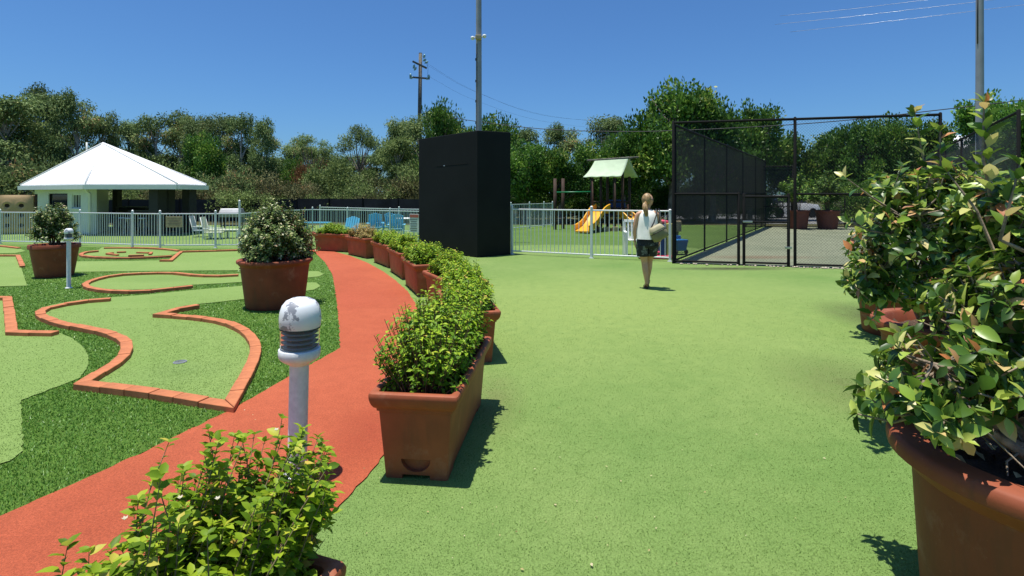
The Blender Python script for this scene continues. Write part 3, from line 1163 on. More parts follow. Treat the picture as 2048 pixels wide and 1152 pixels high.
def dome_bush(label, x, y, z, rx, rz, n, npl, size, seed, mat='leaf_variegated', skirt=.35, flowers=None, lean=(0, 0), group=None):
    r = np.random.default_rng(seed)
    t = thing('shrub', label, 'shrub', (x, y, z), 0, group)
    bases, tips = [], []
    for i in range(n):
        u = r.normal(size=3)
        u /= np.linalg.norm(u)
        u[2] = abs(u[2]) * 1.25 - skirt
        k = r.uniform(.72, 1.04) if i % 3 else r.uniform(.35, .8)
        k *= 1 + .10 * r.normal() + .2 * math.sin(3 * math.atan2(u[1], u[0]) + seed) * .6 + .07 * math.sin(7 * math.atan2(u[1], u[0]) + 5 * u[2])
        tip = np.array((u[0] * rx * k + lean[0], u[1] * rx * k + lean[1], rz * .42 + u[2] * rz * .56 * k))
        b = np.array((tip[0] * .45, tip[1] * .45, max(.0, tip[2] * .55 - .02)))
        bases.append(b)
        tips.append(tip)
    P, D, N, S, ST = shoots(r, bases, tips, npl, size, .3, .75, .5)
    V, Fc = leaf_batch(SMALL, P, D, N, S)
    rad = np.sqrt((P[:, 0] / rx) ** 2 + (P[:, 1] / rx) ** 2)
    o = link('foliage', np_mesh('foliage', V, Fc, mat, np.repeat(np.clip(r.random(len(P)), 0, 1), 4)), t)
    o['kind'] = 'stuff'
    mb = stems_mb(ST, .005, .0018)
    for k in range(7):
        a = k * .9
        mb.tube([(.05 * math.cos(a), .05 * math.sin(a), -.03), (.1 * math.cos(a), .1 * math.sin(a), rz * .3), (.28 * rx / .5 * math.cos(a), .28 * rx / .5 * math.sin(a), rz * .62)], [.016, .012, .006], 5, False)
    mb.build('stems', 'stem_brown', t, True)
    if flowers:
        Pf = np.array([np.array((q[0], q[1], q[2])) + r.normal(size=3) * np.array((.06, .05, .035)) for q in flowers for _ in range(26)])
        Df = r.normal(size=Pf.shape)
        V, Fc = leaf_batch(SMALL, Pf, Df, r.normal(size=Pf.shape) + np.array((0, -.3, 1)), np.full(len(Pf), .035))
        link('flowers', np_mesh('flowers', V, Fc, 'flower_pink', np.repeat(r.random(len(Pf)), 4)), t)['kind'] = 'stuff'
    return t


RP = 'round terracotta pots on the mini golf turf'
px1 = ((551 - 1024) / F * 7.52, 7.52)
round_pot('big round terracotta pot standing beside the red path behind the bollard light', *px1, .505, .68, .385, RP, 'terracotta_dark')
dome_bush('big dark variegated shrub growing out of the large round pot beside the path', *px1, .6, .53, 1.12, 680, 28, .05, 31, skirt=.6, flowers=[(-.27, -.28, .10), (.33, -.2, .10)])
px2 = ((109.5 - 1024) / F * 10.2, 10.2)
round_pot('smaller round terracotta pot with a straight rim beside the far bollard light', *px2, .40, .63, .29, RP, 'terracotta_dark', .03, .085, False)
dome_bush('rounded variegated shrub in the smaller pot in front of the pavilion', *px2, .56, .40, .94, 420, 24, .052, 33, flowers=[(-.1, -.25, .07)])

# right foreground: three pots with large-leaved camellias
RC = 'round pots with camellias down the right side'
PA, PB, PC = (1.965, 1.90), (3.12, 3.75), (4.45, 6.05)
round_pot('terracotta pot nearest the camera at the right edge', *PA, .50, .665, .385, RC, 'terracotta_mid', lip=.085, liph=.14)
round_pot('middle terracotta pot behind the nearest right one, half hidden by leaves', *PB, .47, .69, .35, RC, 'terracotta_mid', lip=.07, liph=.12)
round_pot('back terracotta pot of the right side row, buried in leaves', *PC, .47, .69, .35, RC, 'terracotta_mid', lip=.07, liph=.12)

BIGLEAF = leaf_template(4, .54, .18, .25)
BIGLEAF_LOW = leaf_template(2, .5, .18, .25)


def camellia(label, base, lobes, tall, seed, tips_n, leaf=.085, pieces=300, limbs=7, group=None, reach=1.0, stray=()):
    r = np.random.default_rng(seed)
    loc = Vector((base[0], base[1], .6))
    t = thing('camellia', label, 'shrub', loc, 0, group)
    mb = MB()
    tips, forks = [], []
    wts = np.array([q[1][0] * q[1][1] * q[1][2] for q in lobes]) ** .7
    wts /= wts.sum()
    # limbs from the soil up to every lobe, then branches to the tips
    heads = []
    for (c, rad) in lobes:
        c = Vector(c) - loc
        b = Vector((r.normal() * .06, r.normal() * .06, -.02))
        for j in range(2):
            head = Vector((c.x + r.normal() * rad[0] * .35, c.y + r.normal() * rad[1] * .35, max(.12, c.z + r.normal() * rad[2] * .3)))
            m1 = b.lerp(head, .35) + Vector((r.normal() * .04, r.normal() * .04, .06))
            m2 = b.lerp(head, .7) + Vector((r.normal() * .04, r.normal() * .04, .05))
            mb.tube([b, m1, m2, head], [.024, .018, .013, .008], 6, False)
            heads.append((np.array(head), [np.array(b)] + [np.array(p_.lerp(q_, f_)) for p_, q_ in ((b, m1), (m1, m2), (m2, head)) for f_ in (.34, .67, 1)]))
    B, T = [], []
    for i in range(tips_n):
        li = r.choice(len(lobes), p=wts)
        c, rad = lobes[li]
        u = r.normal(size=3)
        u /= np.linalg.norm(u)
        k = r.uniform(.75, 1.0) if r.random() < .72 else r.uniform(.3, .75)
        tip = np.array(Vector(c) - loc) + u * np.array(rad) * k
        tip[2] = max(tip[2], -.02)
        cand = [q for h_, qs in heads[2 * li:2 * li + 2] for q in qs[3:]]
        b = min(cand, key=lambda q: np.linalg.norm(q - tip) + r.random() * .1)
        B.append(b)
        T.append(tip)
    for s in stray:
        tip = np.array(Vector(s) - loc)
        b = min([q for h_, qs in heads for q in qs[2:]], key=lambda q: np.linalg.norm(q - tip) + r.random() * .22)
        B.append(b)
        T.append(tip)
    for k in range(46):                              # bare grey twigs between the leaves
        h_, qs = heads[r.integers(len(heads))]
        b = qs[r.integers(3, len(qs))]
        d_ = r.normal(size=3) + np.array((0, 0, .4))
        d_ = d_ / np.linalg.norm(d_) * r.uniform(.10, .24)
        mb.tube([b, b + d_ * .5 + r.normal(size=3) * .012, b + d_], [.005, .0036, .002], 4, False)
    for b, tp in zip(B, T):
        mid = (b + tp) / 2 + r.normal(size=3) * .02 + np.array((0, 0, -.015))
        mb.tube([b, mid, tp], [.0065, .0048, .003], 5, False)
    P, D, N, S, ST = shoots(r, [b + (tp - b) * .45 for b, tp in zip(B, T)], T, 5, leaf, .15, .75, .85, .0, 4, .28)
    # tall leafy leaders
    for (b0, t0, cnt) in tall:
        b0, t0 = np.array(Vector(b0) - loc), np.array(Vector(t0) - loc)
        near = min([q for h_, qs in heads for q in qs], key=lambda q: np.linalg.norm(q - b0))
        mb.tube([near, b0 * .5 + near * .5 + r.normal(size=3) * .01, b0, (b0 + t0) / 2 + r.normal(size=3) * .008, t0], [.010, .009, .007, .0055, .003], 6, False)
        p, d, n_, s_, st = shoots(r, [b0], [t0], cnt, leaf * 1.08, .15, .55, .3, .0, 5, .2)
        P, D, N, S = (np.concatenate(z) for z in ((P, p), (D, d), (N, n_), (S, s_)))
    m = split_leaves(P, S, loc, 0, pieces, r, (1600, 2048))
    if pieces:
        leaf_objects(t, BIGLEAF, P[m], D[m], N[m], S[m], 'leaf_camellia_piece')
    k = ~m
    V, Fc = leaf_batch(BIGLEAF_LOW, P[k], D[k], N[k], S[k])
    o = link('foliage', np_mesh('foliage', V, Fc, 'leaf_camellia', np.repeat(r.random(k.sum()), len(BIGLEAF_LOW[1])), True), t)
    o['kind'] = 'stuff'
    mb.build('branches', 'stem_grey', t, True)
    return t, loc, r


def lob(px, py, d, rx, ry, rz):
    return (W(px, py, d), (rx, ry, rz))


CG = 'camellias in the round pots on the right'
camellia('camellia nearest the camera, glossy leaves spilling over the pot rim at the right edge', PA,
         [lob(1880, 745, 1.95, .19, .30, .16), lob(1990, 640, 2.0, .22, .3, .22), lob(1865, 835, 1.80, .11, .14, .08), lob(2050, 520, 2.1, .15, .25, .16), lob(2005, 430, 2.25, .18, .25, .17), lob(2075, 760, 1.9, .2, .25, .18), lob(1830, 800, 1.9, .10, .15, .10), lob(1768, 790, 2.3, .09, .16, .10)],
         [(W(1985, 420, 2.15), W(1968, 205, 2.2), 20), (W(1995, 520, 2.1), W(1895, 345, 2.2), 9), (W(2000, 480, 2.0), W(2040, 330, 2.0), 10)], 41, 330, .074, 300, group=CG,
         stray=[W(1770, 760, 1.9), W(1715, 828, 1.95), W(1745, 800, 1.9), W(1790, 690, 1.95)])
camellia('camellia in the middle pot, brown and yellow leaf tips reaching over the turf', PB,
         [lob(1730, 545, 3.5, .15, .28, .22), lob(1795, 495, 3.42, .27, .3, .24), lob(1830, 392, 3.42, .27, .3, .22), lob(1905, 395, 3.48, .28, .3, .26), lob(1975, 560, 3.4, .33, .3, .34), lob(1865, 585, 3.3, .22, .22, .17), lob(1990, 440, 3.36, .25, .3, .3)],
         [(W(1865, 390, 3.36), W(1830, 225, 3.36), 12), (W(1885, 380, 3.42), W(1880, 262, 3.42), 9), (W(1800, 430, 3.31), W(1692, 356, 3.25), 3), (W(1790, 470, 3.31), W(1700, 445, 3.25), 4)], 43, 390, .082, 300, group=CG,
         stray=[W(1705, 570, 3.36), W(1716, 520, 3.36), W(1722, 480, 3.36), W(1740, 640, 3.42), W(1760, 410, 3.36), W(1735, 425, 3.31), W(1800, 385, 3.36), W(1850, 350, 3.42), W(1905, 335, 3.48), W(1925, 400, 3.36), W(1780, 440, 3.25), W(1950, 430, 3.36), W(2005, 385, 3.36), W(1860, 420, 3.31), W(1830, 430, 3.36), W(1895, 395, 3.48), W(1970, 350, 3.48)])
camellia('camellia at the back of the right side row, mostly hidden by the nearer ones', PC,
         [lob(1815, 560, 5.8, .50, .5, .5), lob(1752, 590, 5.8, .30, .4, .40), lob(1735, 640, 5.8, .2, .3, .2)], [], 47, 130, .08, 0, group=CG)

# dead leaves lying on the soil of the near pot and on the turf
Pl = []
r = np.random.default_rng(8)
for i in range(60):
    a, q = r.uniform(0, 6.28), r.uniform(0, .36)
    Pl.append((PA[0] + q * math.cos(a), PA[1] + q * math.sin(a), .645))
for i in range(260):
    if r.random() < .35:
        px, py = r.uniform(700, 1750), r.uniform(560, 1150)
    elif r.random() < .5:
        px, py = r.uniform(0, 520), r.uniform(560, 850)
    else:
        px, py = r.choice([r.uniform(930, 1010), r.uniform(1590, 1690), r.uniform(1350, 1680)]), r.uniform(530, 640)
    g = G(px, py)
    Pl.append((g[0], g[1], .010))
for q in [(1048, 1145), (1182, 1130), (1296, 1107), (1300, 955), (1122, 918), (700, 612), (352, 640), (1112, 1015)]:
    g = G(*q)
    Pl.append((g[0], g[1], .010))
Pl = np.array(Pl)
Dl = r.normal(size=Pl.shape) * (1, 1, .15)
Nl = np.tile((0, 0, 1.0), (len(Pl), 1)) + r.normal(size=Pl.shape) * .25
Sl = np.concatenate([r.uniform(.03, .07, 60), r.uniform(.006, .018, 260), r.uniform(.012, .028, len(Pl) - 320)])
V, Fc = leaf_batch(SMALL, Pl, Dl, Nl, Sl)
tag(link('fallen_leaves', np_mesh('fallen_leaves', V, Fc, 'litter', np.repeat(r.random(len(Pl)), 4))), 'pale dead leaves scattered on the turf and the pot soil', 'leaves', kind='stuff')


# ------------------------------------------------------------------ white tubular fences
BAR_MESH = {}


def bar_mesh(h, r, mat):
    k = (round(h, 3), r, mat)
    if k not in BAR_MESH:
        BAR_MESH[k] = MB().lathe([(r, 0), (r, h)], n=6).mesh('bar', mat, 40)
    return BAR_MESH[k]


def bar_fence(label, pts, hgt, posts, gap=.1, mat='fence_white', post_h=.06, post_w=.05, bar_r=.008, z0=.09, rail=.034, group='white tubular fences', bars=True):
    """pts: line on the ground; posts: which of pts carry a post (with its own extra height)"""
    t = thing('tubular_fence', label, 'fence', (pts[0][0], pts[0][1], 0), 0, group)
    O = Vector((pts[0][0], pts[0][1]))
    for a, b in zip(pts, pts[1:]):
        a, b = Vector(a[:2]) - O, Vector(b[:2]) - O
        d = b - a
        L = d.length
        rz = math.atan2(d.y, d.x)
        c = (a + b) / 2
        for z in (z0, hgt - rail / 2):
            MB().box((0, 0, 0), (L - post_w * .8, rail, rail)).build('rail', mat, t, bev=.006, seg=1, loc=(c.x, c.y, z)).rotation_euler = (0, 0, rz)
        if not bars:
            continue
        n = max(2, int(L / gap))
        me = bar_mesh(hgt - z0 - rail * 1.5, bar_r, mat)
        for k in range(1, n):
            p = a + d * k / n
            link('bar', me, t, (p.x, p.y, z0 + rail / 2))
    for i, extra in posts.items():
        p = Vector(pts[i][:2]) - O
        hh = hgt + (post_h if extra is None else extra)
        nxt = Vector(pts[min(i + 1, len(pts) - 1)][:2]) - Vector(pts[max(i - 1, 0)][:2])
        po = MB().box((0, 0, hh / 2), (post_w, post_w, hh)).build('post', mat, t, bev=.005, seg=1, loc=(p.x, p.y, 0))
        po.rotation_euler = (0, 0, math.atan2(nxt.y, nxt.x))
        cp = MB().lathe([(post_w * .62, 0), (post_w * .62, .012), (post_w * .3, .03), (.004, .036)], n=10).build('cap', mat, po, 40, loc=(0, 0, hh))
        MB().box((0, 0, .006), (post_w * 1.9, post_w * 1.9, .012)).build('foot_plate', mat, po)
    return t


def gp(px, py):
    return G(px, py)


pf = [gp(-130, 485.5), gp(0, 488), gp(160, 491), gp(265, 495), gp(320, 496.5), gp(431, 496), gp(479, 495.5)]
bar_fence('white pool fence in front of the pavilion, running to the left edge', pf, 1.03, {0: None, 1: None, 2: None, 3: None, 4: None, 5: None, 6: .36}, .092, 'fence_white', bar_r=.009)
q1 = [(pf[-1][0], pf[-1][1]), (-8.3, 18.6), ((625 - 1024) / F * 20, 20.0), ((695 - 1024) / F * 19.6, 19.6), ((780 - 1024) / F * 18.6, 18.6), ((840 - 1024) / F * 17.9, 17.9)]
bar_fence('pale pool fence behind the far planter boxes', q1, 1.02, {2: None, 3: None, 4: None, 5: None}, .115, 'fence_pale')
q2 = [((640 - 1024) / F * 24.6, 24.6), ((798 - 1024) / F * 21.5, 21.5), ((850 - 1024) / F * 21, 21)]
bar_fence('second pale pool fence, farther back behind the blue chairs', q2, 1.0, {0: None, 1: None, 2: None}, .13, 'fence_pale')
pg = [gp(1024, 508.5), gp(1183, 516.5), gp(1340, 523)]
bar_fence('white playground fence between the black wall and the sports court', pg, 1.21, {0: None, 1: None, 2: 0}, .105, 'fence_white', bar_r=.0095, post_w=.06)
pb = [((1022 - 1024) / F * 23.2, 23.2), ((1059 - 1024) / F * 24.3, 24.3), ((1088 - 1024) / F * 25.4, 25.4), ((1105 - 1024) / F * 26.2, 26.2)]
bar_fence('pale fence at the back of the playground lawn', pb, 1.15, {0: None, 1: None, 2: None, 3: None}, .12, 'fence_pale')

# dark shade-cloth fence behind the pool
sf = [(-31, 22), (-25.2, 26.5), (-19, 30), (-12.5, 30.5), (-4, 27.5), (-2.2, 26.5)]
t = thing('screen_fence', 'long dark shade cloth fence behind the pool and pavilion', 'fence', (0, 0, 0))
for a, b in zip(sf, sf[1:]):
    a, b = Vector(a), Vector(b)
    d = (b - a)
    L = d.length
    u = d.normalized()
    n = Vector((-u.y, u.x))
    hz = 1.6 - 9 * ((a + b) / 2).length / F * .96
    m = max(2, int(L / 2.2))
    for k in range(m):
        p, q = a + d * k / m, a + d * (k + 1) / m
        mb = MB()
        vs, fs = [], []
        for i in range(9):
            s = i / 8
            c = p.lerp(q, s) + n * (.03 * math.sin(s * PI * 2 + k))
            vs += [(c.x, c.y, .02), (c.x, c.y, hz - .03 * math.sin(s * PI))]
            if i:
                j = 2 * i
                fs.append((j - 2, j, j + 1, j - 1))
        mb.add(vs, fs)
        mb.build('cloth_panel', 'shade_cloth', t, True)
        MB().lathe([(.035, 0), (.035, hz + .05)], (p.x, p.y, 0), 8).build('post', 'black_steel', t, 40)


# ------------------------------------------------------------------ pool pavilion with the white hip roof
def P3(p, z):
    return Vector((p[0], p[1], z))


eA, eB, eC, eD, eE, eF = (-21.45, 22.9), (-16.25, 20.0), (-12.75, 20.0), (-12.75, 21.9), (-15.2, 25.6), (-20.6, 25.4)
EV = [eA, eB, eC, eD, eE, eF]
ez, ap = 1.96, Vector((-17.45, 22.4, 3.76))
t = thing('pavilion', 'pool pavilion with a big white hip roof and dark columns', 'pavilion', (-17, 22.5, 0))
O = Vector((-17, 22.5, 0))
rel = lambda v: Vector(v) - O
mb = MB()
cen = Vector((-17.2, 22.6))
for i in range(6):
    a, b = Vector(EV[i]), Vector(EV[(i + 1) % 6])
    mb = MB()
    zz = lambda p: ez
    # sheet steel facet with standing seams
    A, B, C = rel(P3(a, ez + .03)), rel(P3(b, ez + .03)), rel(ap)
    mb.add([A, B, C, A - Vector((0, 0, .05)), B - Vector((0, 0, .05)), C - Vector((0, 0, .05))], [(0, 1, 2), (5, 4, 3), (0, 3, 4, 1)])
    n = max(3, int((b - a).length / .8))
    up = (B - A).cross(C - A).normalized()
    for k in range(1, n):
        s = k / n
        p = A.lerp(B, s)
        dirv = (C - (A + B) / 2)
        # seam runs up the slope until it meets the hip
        f = 1 - abs(2 * s - 1)
        q = p + dirv * f
    o = mb.build('roof_panel', 'roof_white', t)
    # fascia gutter
    u = (b - a).normalized()
    nn = Vector((u.y, -u.x))
    fb = MB()
    for (o0, o1, z0, z1) in ((-.02, .09, ez - .18, ez - .01),):
        pa, pb_ = a + nn * .0, b + nn * .0
        fb.add([rel(P3(pa + nn * o0, z0)), rel(P3(pb_ + nn * o0, z0)), rel(P3(pb_ + nn * o1, z0)), rel(P3(pa + nn * o1, z0)), rel(P3(pa + nn * o0, z1)), rel(P3(pb_ + nn * o0, z1)), rel(P3(pb_ + nn * o1, z1)), rel(P3(pa + nn * o1, z1))],
               [(3, 2, 1, 0), (4, 5, 6, 7), (0, 1, 5, 4), (1, 2, 6, 5), (2, 3, 7, 6), (3, 0, 4, 7)])
    fb.build('fascia', 'trim_white', t)
for i in range(6):
    a = rel(P3(EV[i], ez + .035))
    MB().tube([a + Vector((0, 0, .012)), rel(ap + Vector((0, 0, .02)))], .03, 8).build('hip_capping', 'roof_white', t, True)
MB().prism([rel(P3(Vector(p) * .985 + cen * .015, 0))[:2] for p in EV], ez - .10, ez - .06).build('soffit', 'trim_white', t)
MB().prism([rel(P3(Vector(p) * .93 + cen * .07, 0))[:2] for p in EV], -.005, .03).build('floor_slab', 'court_concrete', t)


def wall_run(a, b, th, z0, z1, name='wall', mat='render_white', parent=None, holes=()):
    """wall from a to b with rectangular openings (s0, s1, z0, z1) in metres along it"""
    a, b = Vector(a), Vector(b)
    u = (b - a).normalized()
    n = Vector((u.y, -u.x))
    L = (b - a).length
    xs = sorted({0, L, *[h[0] for h in holes], *[h[1] for h in holes]})
    zs = sorted({z0, z1, *[h[2] for h in holes], *[h[3] for h in holes]})
    mb = MB()
    for x0, x1 in zip(xs, xs[1:]):
        for w0, w1 in zip(zs, zs[1:]):
            if any(x0 >= h[0] - 1e-6 and x1 <= h[1] + 1e-6 and w0 >= h[2] - 1e-6 and w1 <= h[3] + 1e-6 for h in holes):
                continue
            c = a + u * (x0 + x1) / 2 - n * th / 2
            mb.box(rel(P3(c, (w0 + w1) / 2)), (x1 - x0, th, w1 - w0), math.atan2(u.y, u.x))
    return mb.build(name, mat, parent), u, n


wa, wb = (-21.05, 23.15), (-16.33, 20.42)
wl = (Vector(wb) - Vector(wa)).length
# windows sit where the photo shows them along the wall
def along(px):
    k = (px - 1024) / F
    a, b = Vector(wa), Vector(wb)
    s = (k * a.y - a.x) / ((b.x - a.x) - k * (b.y - a.y))
    return s * wl
h1 = (along(97), along(135), 1.0, 1.62)
h2 = (along(143.5), along(161), 1.02, 1.60)
wobj, u, n = wall_run(wa, wb, .15, 0, ez - .1, 'wall', 'render_white', t, [h1, h2])
for hh, bars in ((h1, 0), (h2, 2)):
    w = hh[1] - hh[0]
    c = Vector(wa) + u * (hh[0] + hh[1]) / 2
    rz = math.atan2(u.y, u.x)
    R = Matrix.Rotation(rz, 3, 'Z')
    fr = MB()
    zc = (hh[2] + hh[3]) / 2
    base = rel(P3(c - n * .07, zc))
    for dx, dz, sx, sz in ((-w / 2 + .02, 0, .04, hh[3] - hh[2]), (w / 2 - .02, 0, .04, hh[3] - hh[2]), (0, (hh[3] - hh[2]) / 2 - .02, w - .08, .04), (0, -(hh[3] - hh[2]) / 2 + .02, w - .08, .04)):
        fr.box(base + R @ Vector((dx, 0, dz)), (sx, .06, sz), rz)
    f = fr.build('window', 'black_steel' if not bars else 'trim_white', t)
    MB().box(base + R @ Vector((0, .01, 0)), (w - .08, .012, hh[3] - hh[2] - .08), rz).build('pane', 'glass_dark', f)
    for k in range(bars):
        MB().box(base + R @ Vector((w * (k + 1) / 3 - w / 2, -.02, 0)), (.025, .03, hh[3] - hh[2] - .08), rz).build('window_bar', 'trim_white', f)
    if bars:
        MB().box(base + R @ Vector((0, -.09, -(hh[3] - hh[2]) / 2 - .02)), (w + .08, .12, .035), rz).build('sill', 'trim_white', f)
wall_run(wb, (-17.75, 23.1), .14, 0, ez - .1, 'wall', 'render_white', t)
wall_run((-17.75, 23.1), (-20.3, 24.9), .14, 0, ez - .1, 'wall', 'render_white', t)
wall_run((-20.3, 24.9), wa, .14, 0, ez - .1, 'wall', 'render_white', t)
MB().tube([rel((-16.42, 20.16, ez - .1)), rel((-16.42, 20.3, ez - .3)), rel((-16.38, 20.37, ez - .35)), rel((-16.38, 20.37, .02))], .045, 8).build('downpipe', 'trim_white', t, True)
MB().tube([rel((-21.25, 23.0, ez - .14)), rel((-21.12, 23.05, ez - .5)), rel((-21.1, 23.08, .02))], .04, 8).build('downpipe', 'weathered_timber', t, True)
for (px, d, w) in ((315.5, 20.55, .42), (336.5, 22.2, .36), (378.5, 21.55, .37), (234.5, 24.2, .26)):
    x = (px - 1024) / F * d
    MB().box(rel((x, d, (ez - .1) / 2)), (w, w, ez - .1), -.2).build('column', 'column_black', t, bev=.01, seg=1)
MB().box(rel((-16.4, 23.1, .5)), (2.2, .6, 1.0), -.5).build('counter', 'column_black', t, bev=.01)
MB().box(rel((-16.4, 23.1, 1.02)), (2.4, .75, .045), -.5).build('counter_top', 'dark_grey', t, bev=.005)
MB().tube([rel((-18.55, 22.9, 3.2)), rel((-18.55, 22.9, 3.85))], .032, 8).build('vent_pipe', 'trim_white', t, True)
# bar tables and stools in the pavilion's shade
tb = thing('bar_table', 'dark bar table in the shade under the pavilion roof', 'table', (-14.6, 20.9, .03))
MB().lathe([(.30, 0), (.30, .02), (.03, .04), (.03, .86), (.1, .88)], n=14).build('pedestal', 'dark_grey', tb, 40)
MB().box((0, 0, .9), (.95, .6, .035)).build('table_top', 'dark_grey', tb, bev=.006)
st0 = None
for k, (x, y) in enumerate(((-15.35, 20.75), (-14.9, 20.45), (-14.35, 20.45), (-13.95, 20.95))):
    if st0 is None:
        st0 = thing('bar_stool', '', 'stool', (x, y, .03), 0, 'stools at the bar table under the pavilion roof')
        MB().lathe([(.02, .60), (.17, .6), (.18, .62), (.17, .65), (.02, .66)], n=14).build('seat', 'steel', st0, 40)
        for a in range(4):
            q = a * PI / 2 + .78
            MB().tube([(.1 * math.cos(q), .1 * math.sin(q), .6), (.19 * math.cos(q), .19 * math.sin(q), 0)], .012, 5).build('leg', 'galvanised', st0)
        o = st0
    else:
        o = copy_tree(st0)
        o.location = (x, y, .03)
    o['label'] = ['metal bar stool at the left end of the dark table under the pavilion roof', 'metal bar stool left on the near side of the dark pavilion table', 'metal bar stool right on the near side of the dark pavilion table', 'metal bar stool at the right end of the dark table under the pavilion roof'][k]

# climbing panel for children, with six round holes
x0, x1, dd = (4 - 1024) / F * 21.0, (62 - 1024) / F * 21.0, 21.0
t = thing('climbing_panel', 'tan plastic climbing panel with six round holes, left of the pavilion', 'play panel', ((x0 + x1) / 2, dd, 0), .35)
wp, hp = 1.2, 1.56
mb = MB()
nx, nz = 24, 30
holes = [(sx * .22, z) for sx in (-1, 1) for z in (.36, .76, 1.14)]
grid = {}
vs, fs = [], []
for i in range(nx + 1):
    for j in range(nz + 1):
        x, z = (i / nx - .5) * wp, j / nz * hp
        bulge = .10 * (1 - abs(2 * i / nx - 1) ** 4) * (1 - abs(2 * j / nz - 1) ** 6)
        x *= 1 - .10 * (j / nz) ** 3
        for (hx, hz) in holes:
            q = math.hypot(x - hx, z - hz)
            bulge -= .05 * math.exp(-(q / .10) ** 4) - .025 * math.exp(-((q - .135) / .03) ** 2)
        vs.append((x, -bulge - .1, z))
        if i < nx and j < nz:
            a = i * (nz + 1) + j
            fs.append((a, a + nz + 1, a + nz + 2, a + 1))
mb.add(vs, fs)
mb.build('panel', 'tan_plastic', t, True)
MB().box((0, .0, hp / 2), (wp * .96, .2, hp * .985)).build('body', 'tan_plastic', t, bev=.03)
for (hx, hz) in holes:
    MB().lathe([(.088, 0), (.10, .012), (.112, .02), (.12, .01), (.12, 0)], n=18, cap=(False, False)).build('hole_ring', 'tan_plastic', t, True, loc=(hx, -.16, hz)).rotation_euler = (PI / 2, 0, 0)
    MB().lathe([(.088, 0), (.088, .006)], n=16).build('hole', 'recess', t, loc=(hx, -.162, hz)).rotation_euler = (PI / 2, 0, 0)
MB().box((wp / 2 + .03, 0, .8), (.05, .1, 1.6)).build('upright', 'dark_timber', t)

# beige notice board on the pool fence
d = 15.35
t = thing('notice_board', 'beige notice board fixed on the white pool fence', 'sign', ((350.5 - 1024) / F * d, d - .05, 0), .1)
MB().box((0, 0, .79), (.46, .012, .32)).build('board', 'sign_beige', t, bev=.004)
for k in range(5):
    MB().box((0, -.008, .88 - k * .045), (.36 - .05 * (k % 3), .004, .012)).build('text_line', 'weathered_timber', t)

# ------------------------------------------------------------------ poolside furniture
def adirondack(px, d, label, first=[None], rz=0.0, mat='blue_plastic'):
    x = (px - 1024) / F * d
    if first[0] is None:
        t = thing('garden_chair', label, 'chair', (x, d, 0), rz, 'blue slatted garden chairs behind the pool fence')
        t.scale = (.84, .84, .86)
        n = 6
        for k in range(n):
            s = (k - (n - 1) / 2) / n
            hh = .72 - .10 * abs(s) * 2
            mb = MB()
            M = Matrix.Rotation(math.radians(18), 3, 'X')
            mb.box((s * .60, .26 + .12, .36 + hh / 2 - .05), (.085, .022, hh), M=M)
            mb.build('back_slat', mat, t, bev=.006, seg=1)
        for k in range(5):
            MB().box((0, -.2 + k * .1, .38 - k * .022), (.52, .085, .022)).build('seat_slat', mat, t, bev=.005, seg=1)
        for s in (-1, 1):
            MB().box((s * .33, -.02, .56), (.12, .62, .025)).build('armrest', mat, t, bev=.006, seg=1)
            MB().box((s * .31, -.25, .275), (.03, .10, .55)).build('leg', mat, t, bev=.004, seg=1)
            MB().box((s * .31, .27, .275), (.03, .10, .55)).build('leg', mat, t, bev=.004, seg=1)
        first[0] = t
    else:
        t = copy_tree(first[0])
        t.location = (x, d, 0)
        t.rotation_euler = (0, 0, rz)
        t['label'] = label
    return t


adirondack(714, 17.6, 'blue slatted chair farthest left behind the pale pool fence', rz=2.9)
adirondack(751, 20.2, 'blue slatted chair second from the left, set farther back', rz=.3)
adirondack(773, 20.6, 'blue slatted chair third from the left, touching its neighbour', rz=-.3)
adirondack(793, 19.3, 'blue slatted chair on the right, half behind a fence post', rz=.15)


def recliner(px, d, label, mat, rz):
    x = (px - 1024) / F * d
    t = thing('pool_recliner', label, 'recliner', (x, d, 0), rz)
    t.scale = (.72, .72, .72)
    mb = MB()
    M = Matrix.Rotation(math.radians(-14), 3, 'Y')
    rings = []
    MB().box((-.42, 0, .72), (.035, .5, .78), M=M).build('backrest', mat, t, bev=.012)
    MB().box((.02, 0, .33), (.85, .52, .05)).build('seat', mat, t, bev=.015)
    for s in (-1, 1):
        MB().tube([(-.5, s * .27, 1.08), (-.33, s * .27, .34), (-.28, s * .27, .0)], .017, 6).build('frame', 'white_plastic', t, True)
        MB().tube([(-.36, s * .28, .55), (.38, s * .28, .52), (.42, s * .28, 0)], .017, 6).build('armrest', 'white_plastic', t, True)
    return t


recliner(404, 19.6, 'grey pool recliner just right of the last pavilion column', 'grey_mesh', PI * .05)
recliner(427, 18.6, 'cream pool recliner with a tall back beside the fence post', 'cream_mesh', .1)
x, d = (454 - 1024) / F * 19.0, 19.0
t = thing('sun_lounger', 'white flat sun lounger left of the big round pot', 'lounger', (x, d, 0), .05)
MB().box((0, 0, .30), (1.5, .5, .05)).build('bed', 'cream_mesh', t, bev=.015)
for sx in (-.7, -.1, .5, .8):
    for sy in (-.26, .26):
        MB().box((sx, sy, .135), (.05, .05, .27)).build('leg', 'white_plastic', t)
x, d = (464 - 1024) / F * 22.5, 22.5
t = thing('gas_grill', 'grey metal grill box against the dark fence left of the big shrub', 'grill', (x, d, 0), .2)
MB().loft([[(sx * .42, sy * .28, .62) for sx, sy in ((-1, -1), (1, -1), (1, 1), (-1, 1))], [(sx * .44, sy * .3, .8) for sx, sy in ((-1, -1), (1, -1), (1, 1), (-1, 1))], [(sx * .40, sy * .18, .98) for sx, sy in ((-1, -1), (1, -1), (1, 1), (-1, 1))]]).build('hood', 'galvanised', t, bev=.02)
